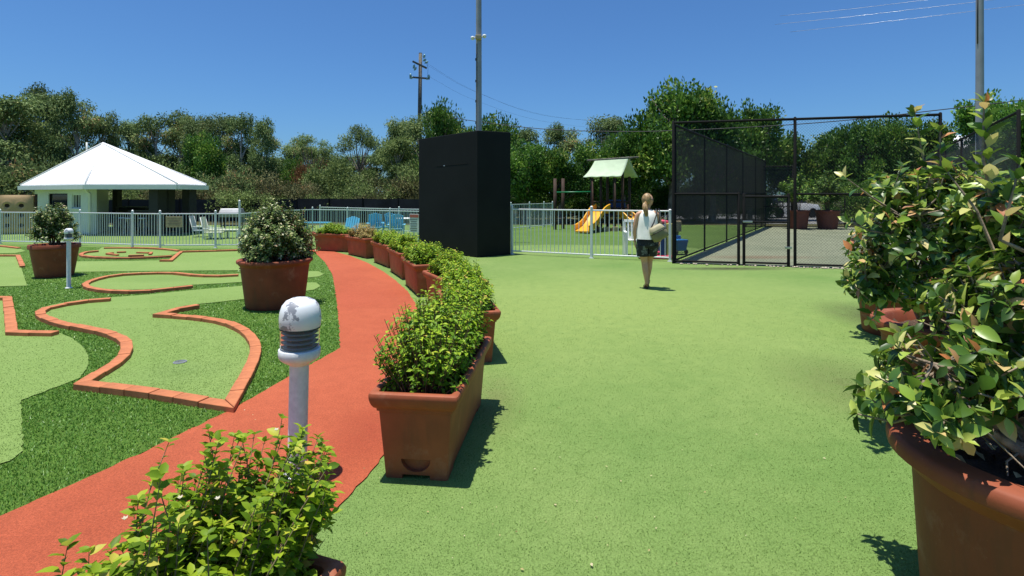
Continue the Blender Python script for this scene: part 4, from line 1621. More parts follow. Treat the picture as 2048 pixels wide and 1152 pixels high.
for sx in (-1, 1):
    for sy in (-1, 1):
        MB().box((sx * .36, sy * .22, .31), (.04, .04, .62)).build('leg', 'dark_grey', t)
MB().box((0, 0, .25), (.74, .46, .03)).build('shelf', 'dark_grey', t)
# low white table and pool rules board by the black wall
x, d = (812 - 1024) / F * 20.0, 20.0
t = thing('pool_table', 'low white plastic table right of the blue chairs', 'table', (x, d, 0))
MB().lathe([(.38, 0), (.40, .012), (.39, .03)], (0, 0, .66), 22).build('table_top', 'white_plastic', t, 40)
for a in range(4):
    MB().tube([(.3 * math.cos(a * 1.571 + .7), .3 * math.sin(a * 1.571 + .7), .66), (.34 * math.cos(a * 1.571 + .7), .34 * math.sin(a * 1.571 + .7), 0)], .02, 6).build('leg', 'white_plastic', t)
x, d = (828.5 - 1024) / F * 17.6, 17.6
t = thing('pool_sign', 'white and red pool rules sign beside the black wall', 'sign', (x, d, 0), -.35)
MB().box((0, 0, .62), (.36, .012, .62)).build('board', 'sign_white', t, bev=.004)
MB().box((0, -.009, .86), (.33, .004, .10)).build('red_band', 'sign_red', t)
for k in range(6):
    MB().box((-.02, -.009, .75 - k * .075), (.27 - .05 * (k % 2), .004, .022)).build('text_line', 'sign_grey', t)
for s in (-1, 1):
    MB().box((s * .15, .015, .45), (.03, .02, .9)).build('post', 'fence_pale', t)
x, d = (634 - 1024) / F * 21.6, 21.6
t = thing('pool_bench', 'turquoise bench glimpsed left of the far planter box', 'bench', (x, d, 0))
MB().box((0, 0, .42), (1.1, .4, .05)).build('seat', 'blue_plastic', t, bev=.01)
for s in (-1, 1):
    MB().box((s * .45, 0, .2), (.06, .36, .4)).build('leg', 'blue_plastic', t)

# ------------------------------------------------------------------ black wall
wc = [(-2.62, 14.75), (-.87, 13.2), (-.035, 13.85), (-1.75, 15.4)]
t = thing('black_wall', 'tall black painted slab wall behind the planter row', 'wall', (-.87, 13.2, 0))
O2 = Vector((-.87, 13.2, 0))
tops = [3.14, 3.2, 3.23, 3.15]
mb = MB()
mb.add([P3(p, 0) - O2 for p in wc] + [P3(p, z) - O2 for p, z in zip(wc, tops)], [(3, 2, 1, 0), (4, 5, 6, 7), (0, 1, 5, 4), (1, 2, 6, 5), (2, 3, 7, 6), (3, 0, 4, 7)])
mb.build('slab', 'black_paint', t, bev=.015)
def on_wall(px, py):
    k_ = (px - 1024) / F
    p, q = Vector(wc[0]), Vector(wc[1])
    s = (k_ * p.y - p.x) / ((q.x - p.x) - k_ * (q.y - p.y))
    return W(px, py, p.lerp(q, s).y) - O2


a, b = on_wall(872, 333), on_wall(936, 327)
n = Vector((-1.55, -1.75, 0)).normalized()
MB().tube([a + n * .001, (a + b) / 2 + n * .001 + Vector((0, 0, .008)), b + n * .001], .004, 6).build('rod', 'black_steel', t, True)
for s in (.27,):
    p = a.lerp(b, s)
    MB().box(p + n * .003, (.05, .006, .025), -.715).build('rod_highlight', 'steel' if s == .27 else 'black_steel', t, bev=.006)  # small bright steel piece standing in for the highlight on the rod

# ------------------------------------------------------------------ poles
d = 17.0
x = (957.5 - 1024) / F * d
t = thing('light_pole', 'tall grey light pole with cameras rising behind the black wall', 'light pole', (x, d, 0))
MB().lathe([(.105, 0), (.10, 3), (.082, 12.5)], n=16).build('pole', 'pole_grey', t, 40)
for k, zz in enumerate((3.9, 4.6, 5.25, 5.95)):
    MB().box((-.093, -.035, zz), (.03, .03, .08), .5).build('clip', 'dark_grey', t)
MB().box((-.055, -.08, 4.4), (.03, .012, 4.1)).build('cable_duct', 'dark_grey', t)
zc = W(957, 77, d).z
MB().box((0, -.13, zc), (.2, .12, .14)).build('junction_box', 'sign_beige', t, bev=.02)
for s in (-1, 1):
    a_ = MB().tube([(s * .08, -.1, zc), (s * .16, -.1, zc + (.06 if s > 0 else .0))], .018, 6).build('camera_arm', 'trim_white', t, True)
    mb = MB()
    mb.lathe([(.015, .055), (.055, .04), (.066, .0), (.06, -.03), (.035, -.06), (.008, -.07)], (s * .19, -.1, zc + (.05 if s > 0 else -.01)), 12)
    mb.build('dome_camera', 'trim_white', t, True)

d = 14.0
x = (1959.5 - 1024) / F * d
t = thing('lamp_pole', 'tall grey steel pole behind the camellias at the right', 'light pole', (x, d, 0))
MB().lathe([(.10, 0), (.095, 2), (.078, 9)], n=16).build('pole', 'pole_grey', t, 40)
MB().tube([(-.085, -.03, 5.6), (-.085, -.03, 7.5)], .016, 6).build('conduit', 'dark_grey', t, True)

d = 46.0
x = (840.5 - 1024) / F * d
t = thing('utility_pole', 'old timber power pole with two crossarms above the trees', 'power pole', (x, d, 0))
ztop = W(0, 107, d).z
MB().tube([(-.16, 0, 0), (-.03, 0, ztop * .7), (.02, 0, ztop)], [.2, .17, .145], 10).build('pole', 'weathered_timber', t, True)
MB().lathe([(.15, 0), (.15, .05), (.02, .09)], (.02, 0, ztop), 10).build('pole_cap', 'galvanised', t)
zu, zl = W(0, 130.5, d).z, W(0, 156.5, d).z
a1 = MB().box((0, 0, 0), (1.35, .13, .15)).build('crossarm', 'weathered_timber', t, bev=.01, loc=(-.02, -.17, zu))
a1.rotation_euler = (0, .42, .2)
a2 = MB().box((0, 0, 0), (1.75, .13, .14)).build('crossarm', 'weathered_timber', t, bev=.01, loc=(-.02, -.16, zl))
a2.rotation_euler = (0, .08, 0)


def insulator(parent, p, s=1.0, tilt=0):
    o = MB().lathe([(.03, -.16), (.03, -.1), (.10, -.08), (.05, -.05), (.11, -.02), (.05, .02), (.10, .05), (.04, .09), (.03, .14)], n=10).build('insulator', 'insulator', parent, True, loc=p)
    o.scale = (s,) * 3
    o.rotation_euler = (0, tilt, 0)


for p, tl in (((-.82, -.16, zl + .2), 0), ((-.72, -.16, zl + .02), 1.2), ((.78, -.16, zl + .12), 0), ((.66, -.16, zl - .06), 1.4), ((.38, -.2, ztop - .28), .3), ((.42, -.2, ztop - .62), 1.0), ((.58, -.2, ztop - .82), 1.0), ((-.4, -.2, zu - .35), .6), ((-.52, -.2, zu - .15), .4)):
    insulator(t, p, 1.25, tl)
MB().tube([(.62, -.2, ztop - .9), (.72, -.2, ztop - 1.4), (.66, -.18, zl + .1)], .012, 5).build('jumper_wire', 'black_wire', t, True)


def cable(label, pts, r, mat='black_wire', group='overhead cables'):
    s = smooth_line([tuple(p) for p in pts], .6)
    o = MB().tube(s, r, 5).build('overhead_cable', mat, None, True)
    tag(o, label, 'cable', group)


cable('black overhead cable dipping behind the playground trees', [W(905, 236, 31), W(1000, 249, 29), W(1100, 259, 27.5), W(1220, 263, 26), W(1330, 262, 25), W(1525, 253, 23), W(1700, 240, 22), W(1860, 222, 21), W(2048, 200, 20), W(2250, 170, 19)], .02)
for k, (a, b, c) in enumerate(((W(1560, 32, 45), W(1700, 18, 41), W(1900, -6, 36)), (W(1550, 49, 45), W(1730, 30, 40), W(2000, -2, 35)), (W(1580, 64, 45), W(1800, 40, 39), W(2100, 3, 34)))):
    cable(['highest of the three pale power lines at the top right', 'middle one of the three pale power lines at the top right', 'lowest of the three pale power lines crossing the grey lamp pole'][k], [a, b, c], .012, 'steel')
for k, (dz, dx) in enumerate(((-.6, .45), (-.85, .6), (.1, .8))):
    zz = (ztop - .2 + dz) if k < 2 else zl + .1
    cable(['upper thin wire leaving the timber power pole', 'second thin wire leaving the timber power pole', 'lower thin wire leaving the crossarm of the timber power pole'][k],
          [(x + dx, d - .2, zz), (x + 4.5, d + 4, zz - 1.7 + .2 * k), (x + 12, d + 12, zz - 2.9 + .3 * k), (x + 26, d + 28, zz - 1.5)], .006)

# ------------------------------------------------------------------ bollard lights
def bollard(label, x, y, rp, s, top, lean=0.0, rz=0.0):
    """rp post radius, s size of the lamp head, top full height"""
    t = thing('bollard_light', label, 'bollard light', (x, y, 0), 0, 'bollard lights on the mini golf course')
    t.rotation_euler = (0, lean, rz)
    zh = top - .375 * s
    MB().lathe([(rp * 1.7, 0), (rp * 1.7, .012), (rp * 1.08, .02), (rp, .03), (rp, zh + .01)], n=28).build('post', 'enamel_white', t, 40)
    hd = lambda pr: [(r_ * s, zh + z_ * s) for r_, z_ in pr]
    MB().lathe(hd([(.054, -.002), (.062, .006), (.086, .020), (.104, .034), (.111, .046), (.113, .060), (.1125, .086), (.109, .090)]), n=32).build('collar', 'enamel_white', t, True)
    MB().lathe(hd([(.104, .090), (.107, .205)]), n=32, cap=(False, False)).build('lens', 'lamp_acrylic', t, True)
    for k in range(4):
        z = .098 + k * .0265
        MB().lathe(hd([(.050, z + .012), (.086, z), (.089, z + .003), (.052, z + .016)]), n=28, cap=(False, False)).build('louver', 'louver_grey', t, True)
    MB().lathe(hd([(.044, .09), (.044, .205)]), n=20, cap=(False, False)).build('lamp_core', 'dark_grey', t, True)
    MB().lathe(hd([(.109, .203), (.109, .21)]), n=32).build('seal', 'dark_grey', t)
    MB().lathe(hd([(.107, .21), (.111, .217), (.1125, .26), (.110, .295), (.099, .332), (.078, .358), (.048, .372), (.015, .3752), (.001, .3755)]), n=40).build('dome', 'peeling_enamel', t, 45)
    return t


d = 2.98
bollard('near bollard light with peeling paint on its white dome', (594 - 1024) / F * d, d, .052, 1.0, 1.012, math.radians(1.2))
d = 8.9
bollard('far slim bollard light standing before the smaller round pot', (137.5 - 1024) / F * d, d, .031, .56, 1.02, 0, 2.2)

# ------------------------------------------------------------------ playground
yr = 23.6
k = yr / F
def tz(py, d_=yr):
    return H - (py - YH) / F * d_
def tx(px, d_=yr):
    return (px - 1024) / F * d_
t = thing('play_tower', 'timber play tower with a pale green canvas roof', 'play tower', (tx(1222), yr, 0))
O3 = Vector((tx(1222), yr, 0))
ridge_a, ridge_b = Vector((tx(1192), yr + .15, tz(320))), Vector((tx(1257), yr - .1, tz(315.5)))
MB().tube([Vector((tx(1175), yr + .2, tz(320.5))) - O3, Vector((tx(1275), yr - .2, tz(315))) - O3], .045, 8).build('ridge_pole', 'weathered_timber', t, True)
eaz = tz(357) + .0
for s, nm in ((-1, 'front'), (1, 'back')):
    vs, fs = [], []
    nu, nv = 14, 10
    e0 = Vector((tx(1165, yr - .8) + .02, yr - .8, eaz)) if s < 0 else Vector((tx(1190) - .05, yr + 1.0, eaz))
    e1 = Vector((tx(1242, yr - .9), yr - .95, eaz + .03)) if s < 0 else Vector((tx(1276, yr + .8), yr + .75, eaz + .03))
    for i in range(nu + 1):
        for j in range(nv + 1):
            u_, v_ = i / nu, j / nv
            top = ridge_a.lerp(ridge_b, u_)
            bot = e0.lerp(e1, u_)
            p = top.lerp(bot, v_)
            p.z -= .10 * math.sin(v_ * PI) + .012 * math.sin(u_ * 23) * v_
            p.y -= s * .04 * math.sin(v_ * PI)
            p.z += .04
            vs.append(p - O3)
            if i < nu and j < nv:
                a = i * (nv + 1) + j
                fs.append((a, a + nv + 1, a + nv + 2, a + 1))
    o = MB().add(vs, fs).build('roof_canvas', 'canvas_green', t, True)
    md = o.modifiers.new('thick', 'SOLIDIFY')
    md.thickness = .012
for (px, dy, top) in ((1184, -.7, 355), (1202, .75, 352), (1215, .2, 352), (1229, -.75, 355), (1245, .0, 330), (1259, .75, 352)):
    dd_ = yr + dy
    MB().tube([Vector((tx(px, dd_), dd_, 0)) - O3, Vector((tx(px, dd_), dd_, tz(top, dd_))) - O3], .065, 8).build('post', 'dark_timber', t, True)
for j in range(9):
    yy = yr - .7 + j * .17
    MB().box(Vector((tx(1224), yy, tz(431, yr))) - O3, (1.5, .15, .045)).build('deck_plank', 'dark_timber', t, bev=.006, seg=1)
for py in (404, 417):
    MB().tube([Vector((tx(1184, yr + .72), yr + .72, tz(py))) - O3, Vector((tx(1259, yr + .72), yr + .72, tz(py))) - O3], .035, 6).build('guard_rail', 'dark_timber', t, True)
MB().box(Vector((tx(1238), yr + .76, tz(411))) - O3, (.9, .03, .5)).build('play_panel', 'navy_plastic', t, bev=.01)
MB().box(Vector((tx(1254), yr - .2, tz(418))) - O3, (.35, .03, .45), 1.2).build('play_panel', 'sign_red', t, bev=.01)
for (px, dy) in ((1110, -.1), (1126, .5)):
    dd_ = yr + dy
    MB().tube([Vector((tx(px, dd_), dd_, 0)) - O3, Vector((tx(px, dd_), dd_, tz(357, dd_))) - O3], .075, 8).build('post', 'dark_timber', t, True)
MB().tube([Vector((tx(1113), yr + .2, tz(384.5))) - O3, Vector((tx(1184), yr + .1, tz(383.5))) - O3], .03, 8).build('climbing_bar', 'green_pipe', t, True)
MB().tube([Vector((tx(1113), yr - .05, tz(437.5))) - O3, Vector((tx(1131), yr + .4, tz(437))) - O3], .025, 6).build('step_bar', 'weathered_timber', t, True)


def slide(label, foot, head, wdt, rz_off=0):
    """wavy slide with raised rims from the head point down to the foot point"""
    foot, head = Vector(foot), Vector(head)
    t = thing('slide', label, 'slide', (foot.x, foot.y, 0), 0, 'yellow slides of the play tower')
    dv = Vector((head.x - foot.x, head.y - foot.y, 0))
    L = dv.length
    u = dv.normalized()
    sd_ = Vector((-u.y, u.x, 0))
    prof = []
    N = 26
    for i in range(N + 1):
        s = i / N
        z = .14 + (head.z - .14) * (.5 - .5 * math.cos(PI * min(1, max(0, (s - .08) / .80)))) ** .95 + .05 * math.sin(s * PI * 3) * (1 - s)
        prof.append((s * L, z))
    sec = [(-.5, .17), (-.5, .0), (-.45, -.03), (-.1, -.035), (.1, -.035), (.45, -.03), (.5, .0), (.5, .17), (.56, .18), (.57, .0), (.5, -.09), (-.5, -.09), (-.57, .0), (-.56, .18)]
    rings = []
    for x_, z_ in prof:
        hump = 1.0 + .5 * max(0, (x_ / L - .8) / .2)
        rings.append([u * x_ + sd_ * (sx * wdt) + Vector((0, 0, z_ + sz * hump)) for sx, sz in sec])
    MB().loft(rings).build('chute', 'slide_yellow', t, 50)
    for sgn in (-1, 1):
        MB().tube([u * x_ + sd_ * (sgn * .53 * wdt) + Vector((0, 0, z_ + .18 * (1.0 + .5 * max(0, (x_ / L - .8) / .2)))) for x_, z_ in prof], .035, 6).build('rim', 'slide_yellow', t, True)
    MB().box(u * L * .72 + Vector((0, 0, .28)), (.06, .3, .5)).build('support', 'dark_timber', t)
    return t


slide('yellow wavy slide facing the fence, seen whole between the bars', (tx(1163, 21.2), 21.2, 0), (tx(1206, 22.95), 22.95, tz(421, 22.95)), .62)
slide('yellow slide running down to the right, partly behind the woman', (tx(1292, 21.8), 21.8, 0), (tx(1243, 23.2), 23.2, tz(431, 23.2)), .5)

# tall toy play stand in pink, navy and yellow, white bench, blue scooter toy
d = 13.0
t = thing('toy_kitchen', 'pink, navy and yellow plastic play stand behind the playground fence', 'toy', (tx(1324, d), d, 0), -.1)
MB().box((.16, 0, .45), (.16, .30, .86)).build('side_panel', 'yellow_plastic', t, bev=.015)
MB().box((-.52, .0, .32), (.12, .3, .6)).build('side_panel', 'yellow_plastic', t, bev=.015)
MB().box((.0, .0, .47), (.15, .34, .74)).build('back_panel', 'navy_plastic', t, bev=.015)
MB().box((-.25, .1, .3), (.40, .04, .36)).build('back_panel', 'toy_blue', t, bev=.01)
MB().tube([(-.3, -.05, .9), (.0, -.07, .92), (.13, -.05, .9)], .05, 8).build('top_rail', 'pink_plastic', t, True)
MB().box((-.18, 0, .06), (.78, .36, .09)).build('base', 'pink_plastic', t, bev=.03)
MB().box((-.22, -.02, .17), (.5, .28, .03)).build('shelf', 'pink_plastic', t, bev=.01)

d = 13.6
t = thing('garden_bench', 'white slatted plastic bench behind the fence, beside the woman', 'bench', (tx(1288, d), d, 0), -.12)
wv = .98
for k_ in range(9):
    MB().box(((k_ - 4) * .095, .22, .66), (.055, .02, .44), M=Matrix.Rotation(-.16, 3, 'X')).build('back_slat', 'white_plastic', t, bev=.006, seg=1)
MB().box((0, .255, .89), (wv, .035, .07), M=Matrix.Rotation(-.16, 3, 'X')).build('top_rail', 'white_plastic', t, bev=.01)
MB().box((0, .2, .45), (wv, .035, .05)).build('lower_rail', 'white_plastic', t, bev=.01)
for k_ in range(4):
    MB().box((0, -.2 + k_ * .11, .415), (wv - .06, .09, .02)).build('seat_slat', 'white_plastic', t, bev=.005, seg=1)
for s in (-1, 1):
    MB().box((s * .47, -.23, .3), (.06, .06, .6)).build('leg', 'white_plastic', t, bev=.008)
    MB().box((s * .47, .25, .44), (.06, .06, .88), M=Matrix.Rotation(-.1, 3, 'X')).build('leg', 'white_plastic', t, bev=.008)
    MB().box((s * .47, .0, .61), (.075, .52, .035)).build('armrest', 'white_plastic', t, bev=.01)

d = 13.9
t = thing('toy_barrow', 'small blue plastic ride-on toy behind the chain link fence', 'toy', (tx(1358, d), d, 0), .4)
MB().loft([[(sx * .14, sy * .12, .1) for sx, sy in ((-1, -1), (1, -1), (1, 1), (-1, 1))], [(sx * .19, sy * .16, .4) for sx, sy in ((-1, -1), (1, -1), (1, 1), (-1, 1))]]).build('tub', 'toy_blue', t, bev=.025)
MB().box((.02, .14, .43), (.3, .05, .12)).build('handle', 'toy_blue', t, bev=.02)
for s in (-1, 1):
    w_ = MB().lathe([(.06, -.02), (.07, 0), (.06, .02)], n=14).build('wheel', 'tyre', t, loc=(s * .17, -.08, .07))
    w_.rotation_euler = (0, PI / 2, 0)
t = thing('marker_stump', 'short beige plastic block on a post beside the chain link corner', 'post', (tx(1354, 14.4), 14.4, 0), .2)
MB().box((0, 0, .3), (.06, .06, .6)).build('post', 'weathered_timber', t)
MB().box((0, 0, .72), (.2, .16, .3)).build('block', 'sign_beige', t, bev=.03)
# low white edging bar along the playground lawn
t = thing('lawn_edging', 'pale edging blocks in the grass beneath the play tower', 'edging', (tx(1215, 22.4), 22.4, 0))
for k_ in range(6):
    MB().box((-.75 + k_ * .36, .0, .1), (.28, .1, .2)).build('block', 'sign_beige', t, bev=.01)


# ------------------------------------------------------------------ black chain-link fences
def link_panel(L, z0, z1, pitch=.062, r=.0022):
    """diamond mesh in the xz plane, x from 0 to L"""
    hgt = z1 - z0
    V, Fc = [], []
    for sgn in (1, -1):
        kmin, kmax = int(-hgt / pitch) - 1, int(L / pitch) + 1
        for k in range(kmin, kmax + 1):
            xa = k * pitch if sgn > 0 else k * pitch + hgt
            # line x = xa + sgn*s, z = z0 + s
            s0, s1 = 0.0, hgt
            if sgn > 0:
                s0, s1 = max(0, -xa), min(hgt, L - xa)
            else:
                s0, s1 = max(0, xa - L), min(hgt, xa)
            if s1 - s0 < .02:
                continue
            p, q = np.array((xa + sgn * s0, sgn * r * .8, z0 + s0)), np.array((xa + sgn * s1, sgn * r * .8, z0 + s1))
            nrm_ = np.array((-sgn, 0, 1)) / math.sqrt(2) * r
            nd = np.array((0, r, 0))
            o = len(V)
            for e in (p, q):
                V += [e + nrm_, e - nrm_ * .5 + nd * .87, e - nrm_ * .5 - nd * .87]
            Fc += [(o, o + 1, o + 4, o + 3), (o + 1, o + 2, o + 5, o + 4), (o + 2, o, o + 3, o + 5)]
    return np.array(V), np.array(Fc)


def chain_fence(label, a, b, hgt, posts, rails, z0=.05, pitch=.062, r=.0017, post_r=.032, gate=None, base='fence', cloth=None):
    a, b = Vector(a), Vector(b)
    d_ = b - a
    L = d_.length
    t = thing('chain_link_' + base, label, 'fence' if base == 'fence' else 'gate', (a.x, a.y, 0), math.atan2(d_.y, d_.x), 'black chain link round the sports court')
    V, Fc = link_panel(L, z0, hgt - .02, pitch, r)
    o = link('wire_mesh', np_mesh('wire_mesh', V, Fc, 'black_wire'), t)
    o['kind'] = 'stuff'
    for s in posts:
        MB().lathe([(post_r, 0), (post_r, hgt + .03), (post_r * .5, hgt + .05)], (s, 0, 0), 10).build('post', 'black_steel', t, 40)
    for z in rails:
        MB().tube([(0, 0, z), (L, 0, z)], .022 if z < hgt - .1 else .030, 8).build('rail', 'black_steel', t, 40)
    return t, L


def fr(px):
    """distance along the court front where the photo column px falls"""
    k_ = (px - 1024) / F
    a, b = Vector(C0), Vector(C1)
    s = (k_ * a.y - a.x) / ((b.x - a.x) - k_ * (b.y - a.y))
    return s * (b - a).length


u = (Vector(C1) - Vector(C0)).normalized()
at = lambda s: (C0[0] + u.x * s, C0[1] + u.y * s)
FH = 3.24
sg0, sg1 = fr(1483), fr(1582)
Lf = (Vector(C1) - Vector(C0)).length
zm = 1.6 - 0 * .01
chain_fence('black chain link fence panel left of the court gate', C0, at(sg0 - .03), zm, [sg0 - .06], [zm, .06])
chain_fence('black chain link fence panel right of the court gate, behind the camellias', at(sg1 + .06), C1, FH, [.02, Lf - sg1 - .06], [zm, FH, .06])
chain_fence('tall black chain link panel above the gate and the panel left of it', C0, at(sg1 + .06), FH, [0.0], [FH], z0=zm + .02)
t, L = chain_fence('black chain link gate of the sports court with a latch', at(sg0 + .02), at(sg1 - .02), zm - .03, [0.03, sg1 - sg0 - .07], [zm - .06, .98, .07], z0=.07, base='gate')
lt = MB().box((.10, -.04, .985), (.2, .03, .04)).build('latch', 'steel', t, bev=.006)
MB().box((sg1 - sg0 - .08, -.03, .42), (.14, .03, .05)).build('hinge', 'steel', t, bev=.006)
chain_fence('black chain link side fence running back from the corner by the playground', (C0[0] + .02, C0[1] + .03), C3, 3.2, [.12, 3.1, 6.3, 9.5, 12.8, 16.1], [1.6, 3.2, .06], pitch=.07, r=.0021, post_r=.024)
V, Fc = link_panel(16.2, .95, 3.15, .04, .0015)
side = [o for o in COL.objects if o.name.startswith('chain_link_fence') and 'side fence running' in o.get('label', '')][0]
o = link('netting', np_mesh('netting', V + np.array((0, .03, 0)), Fc, 'black_wire'), side)
o['kind'] = 'stuff'
cn = Vector((C1[0] + u.x * 1.35, C1[1] + u.y * 1.35))
chain_fence('black chain link fence climbing out of frame at the top right', (cn.x, cn.y), (cn.x + CD.x * 15.5, cn.y + CD.y * 15.5), 3.25, [0, 3.1, 6.2, 9.3, 12.4, 15.4], [1.6, 3.25, .06], pitch=.07, r=.0030)
# netted cage at the far side of the court
ca, cb = Vector((tx(1492, 25.3), 25.3)), Vector((tx(1585, 25.0), 25.0))
chain_fence('black netted cage standing at the back of the court', ca, cb, 2.92, [0, .7, (cb - ca).length], [2.92, 2.75, 1.0, .05], pitch=.06, r=.005)
chain_fence('low black fence along the far side of the court', (cb.x + .05, cb.y), (tx(1840, 24.4), 24.4), 1.55, [.1, 2.3, 4.6, 6.1], [1.53, .06], pitch=.08, r=.003)
# dirt and pebbles along the foot of the court fence
r = np.random.default_rng(77)
mb = MB()
for i in range(240):
    s = r.uniform(0, Lf)
    if s < fr(1585) and r.random() < .72:
        continue
    p = at(s)
    q = .012 + .022 * r.random()
    mb.lathe([(q * .5, 0), (q, q * .4), (q * .5, q * .9)], (p[0] + r.normal() * .03, p[1] - .10 + r.normal() * .035, 0), 5)
o = mb.build('pebbles', 'pebble', None, True)
tag(o, 'pale pebbles scattered along the foot of the chain link fence', 'pebbles', kind='stuff')
GRP = 'terracotta pots at the far side of the court'
for (px, w_, lab) in ((1597, .47, 'far terracotta pot seen through the mesh, just right of the gate'), (1655, .52, 'far terracotta pot seen through the mesh between the gate and the camellias')):
    d = 24.0
    t = round_pot(lab, tx(px, d), d, w_, .86, w_ * .74, GRP, 'terracotta_red', .04, .12)
    dome_bush('sparse shrub in the far pot ' + ('just right of the gate' if px < 1600 else 'nearer the camellias'), tx(px, d), d, .8, .9, 1.9, 120, 22, .12, px, 'leaf_fig', .2, group='shrubs in the far court pots')

# white parked car and white roofed house behind the court
t = thing('parked_car', 'white parked car glimpsed through the trees beyond the court', 'car', (tx(1572, 36), 36, 0), .25)
sect = [(-2.1, .55, .30, .78), (-1.9, .86, .25, .92), (-1.2, .9, .25, 1.0), (-.7, .9, .25, 1.02), (1.0, .9, .25, .98), (1.9, .88, .25, .88), (2.2, .7, .32, .7)]
MB().loft([[(x_, -w_ / 1.0, z0_), (x_, w_, z0_), (x_, w_ * .98, z1_ * .7), (x_, w_ * .88, z1_), (x_, -w_ * .88, z1_), (x_, -w_ * .98, z1_ * .7)] for x_, w_, z0_, z1_ in sect]).build('body', 'car_white', t, 40)
MB().loft([[(x_, -w_, .95), (x_, w_, .95), (x_, w_ * .8, z1_), (x_, -w_ * .8, z1_)] for x_, w_, z1_ in ((-1.6, .8, 1.0), (-1.0, .8, 1.46), (.2, .8, 1.5), (1.1, .8, 1.0))]).build('cabin', 'glass_dark', t, 40)
MB().box((-.35, 0, 1.49), (1.2, 1.26, .04)).build('roof', 'car_white', t, bev=.015)
for sx_ in (-1.3, 1.35):
    for sy_ in (-.86, .86):
        w_ = MB().lathe([(.2, -.09), (.32, -.09), (.33, 0), (.32, .09), (.2, .09)], n=20).build('wheel', 'tyre', t, 40, loc=(sx_, sy_, .33))
        w_.rotation_euler = (PI / 2, 0, 0)
t = thing('white_house', 'white roofed house showing between the trees at the right', 'house', (tx(1935, 48), 48, 0), .5)
MB().box((0, 0, 2.2), (9, 7, 4.4)).build('wall', 'render_white', t)
MB().add([(-5, -4, 4.4), (5, -4, 4.4), (5, 4, 4.4), (-5, 4, 4.4), (-3, 0, 6.9), (3, 0, 6.9)], [(0, 1, 5, 4), (1, 2, 5), (2, 3, 4, 5), (3, 0, 4), (3, 2, 1, 0)]).build('roof', 'roof_white', t)
for sx_ in (-2.6, 0, 2.6):
    f = MB().box((sx_, -3.52, 2.4), (1.3, .08, 1.3)).build('window', 'trim_white', t)
    MB().box((sx_, -3.57, 2.4), (1.14, .03, 1.14)).build('pane', 'glass_dark', f)


# ------------------------------------------------------------------ the woman
simple('skin', (.56, .31, .19), .5, var=.07, scale=9, fine=120, bumpy=.04, spec=.4)
simple('hair_blond', (.36, .225, .095), .5, var=.35, scale=26, fine=90, bumpy=.5)
simple('shirt_white', (.82, .81, .74), .85, var=.04, scale=8, fine=90, bumpy=.15)
simple('bag_beige', (.42, .37, .22), .6, var=.1, scale=12)
simple('bag_olive', (.20, .18, .10), .6, var=.12, scale=12)
simple('strap_black', (.015, .014, .013), .5)
simple('neck_trim', (.75, .20, .09), .7)
simple('sandal_brown', (.10, .05, .03), .6)
m, nt, b = newmat('dark_floral')
v = coords(nt, 1)
n1 = noise(nt, v, 15, 3, .6)
n2 = noise(nt, v, 34, 3, .6)
rr = ramp(nt, [(.5, (.010, .012, .018)), (.56, (.022, .028, .035)), (.62, (.16, .18, .2)), (.68, (.03, .035, .04))])
nt.links.new(n1.outputs[0], rr.inputs[0])
r3 = ramp(nt, [(.58, (1, 1, 1)), (.66, (.4, .42, .45))])
nt.links.new(n2.outputs[0], r3.inputs[0])
nt.links.new(mixc(nt, 1, rr.outputs[0], r3.outputs[0], 'MULTIPLY'), b.inputs['Base Color'])
b.inputs['Roughness'].default_value = .8
MATS['dark_floral'] = m


def skinned(name, verts, edges, radii, root, parent, mat, sub=2):
    me = bpy.data.meshes.new(name)
    me.from_pydata([tuple(p) for p in verts], edges, [])
    o = bpy.data.objects.new(name, me)
    COL.objects.link(o)
    md = o.modifiers.new('skin', 'SKIN')
    md.use_smooth_shade = True
    md.branch_smoothing = .6
    for i, q in enumerate(me.skin_vertices[0].data):
        rx = radii[i]
        q.radius = rx if hasattr(rx, '__len__') else (rx, rx)
        q.use_root = (i == root)
    sb = o.modifiers.new('sub', 'SUBSURF')
    sb.levels = sub
    sb.render_levels = sub
    bpy.context.view_layer.update()
    m2 = bpy.data.meshes.new_from_object(o.evaluated_get(bpy.context.evaluated_depsgraph_get()))
    bpy.data.objects.remove(o)
    m2.shade_smooth()
    m2.materials.clear()
    m2.materials.append(MATS[mat])
    m2.name = name
    return link(name, m2, parent)


fx, fy = G(1295, 577)
wm = thing('person', 'woman with a blond ponytail in a white sleeveless top and dark shorts walking away', 'person', (fx, fy, 0), -.05)
V, E, R = [], [], []


def node(p, r, prev=None):
    V.append(p)
    R.append(r)
    if prev is not None:
        E.append((prev, len(V) - 1))
    return len(V) - 1


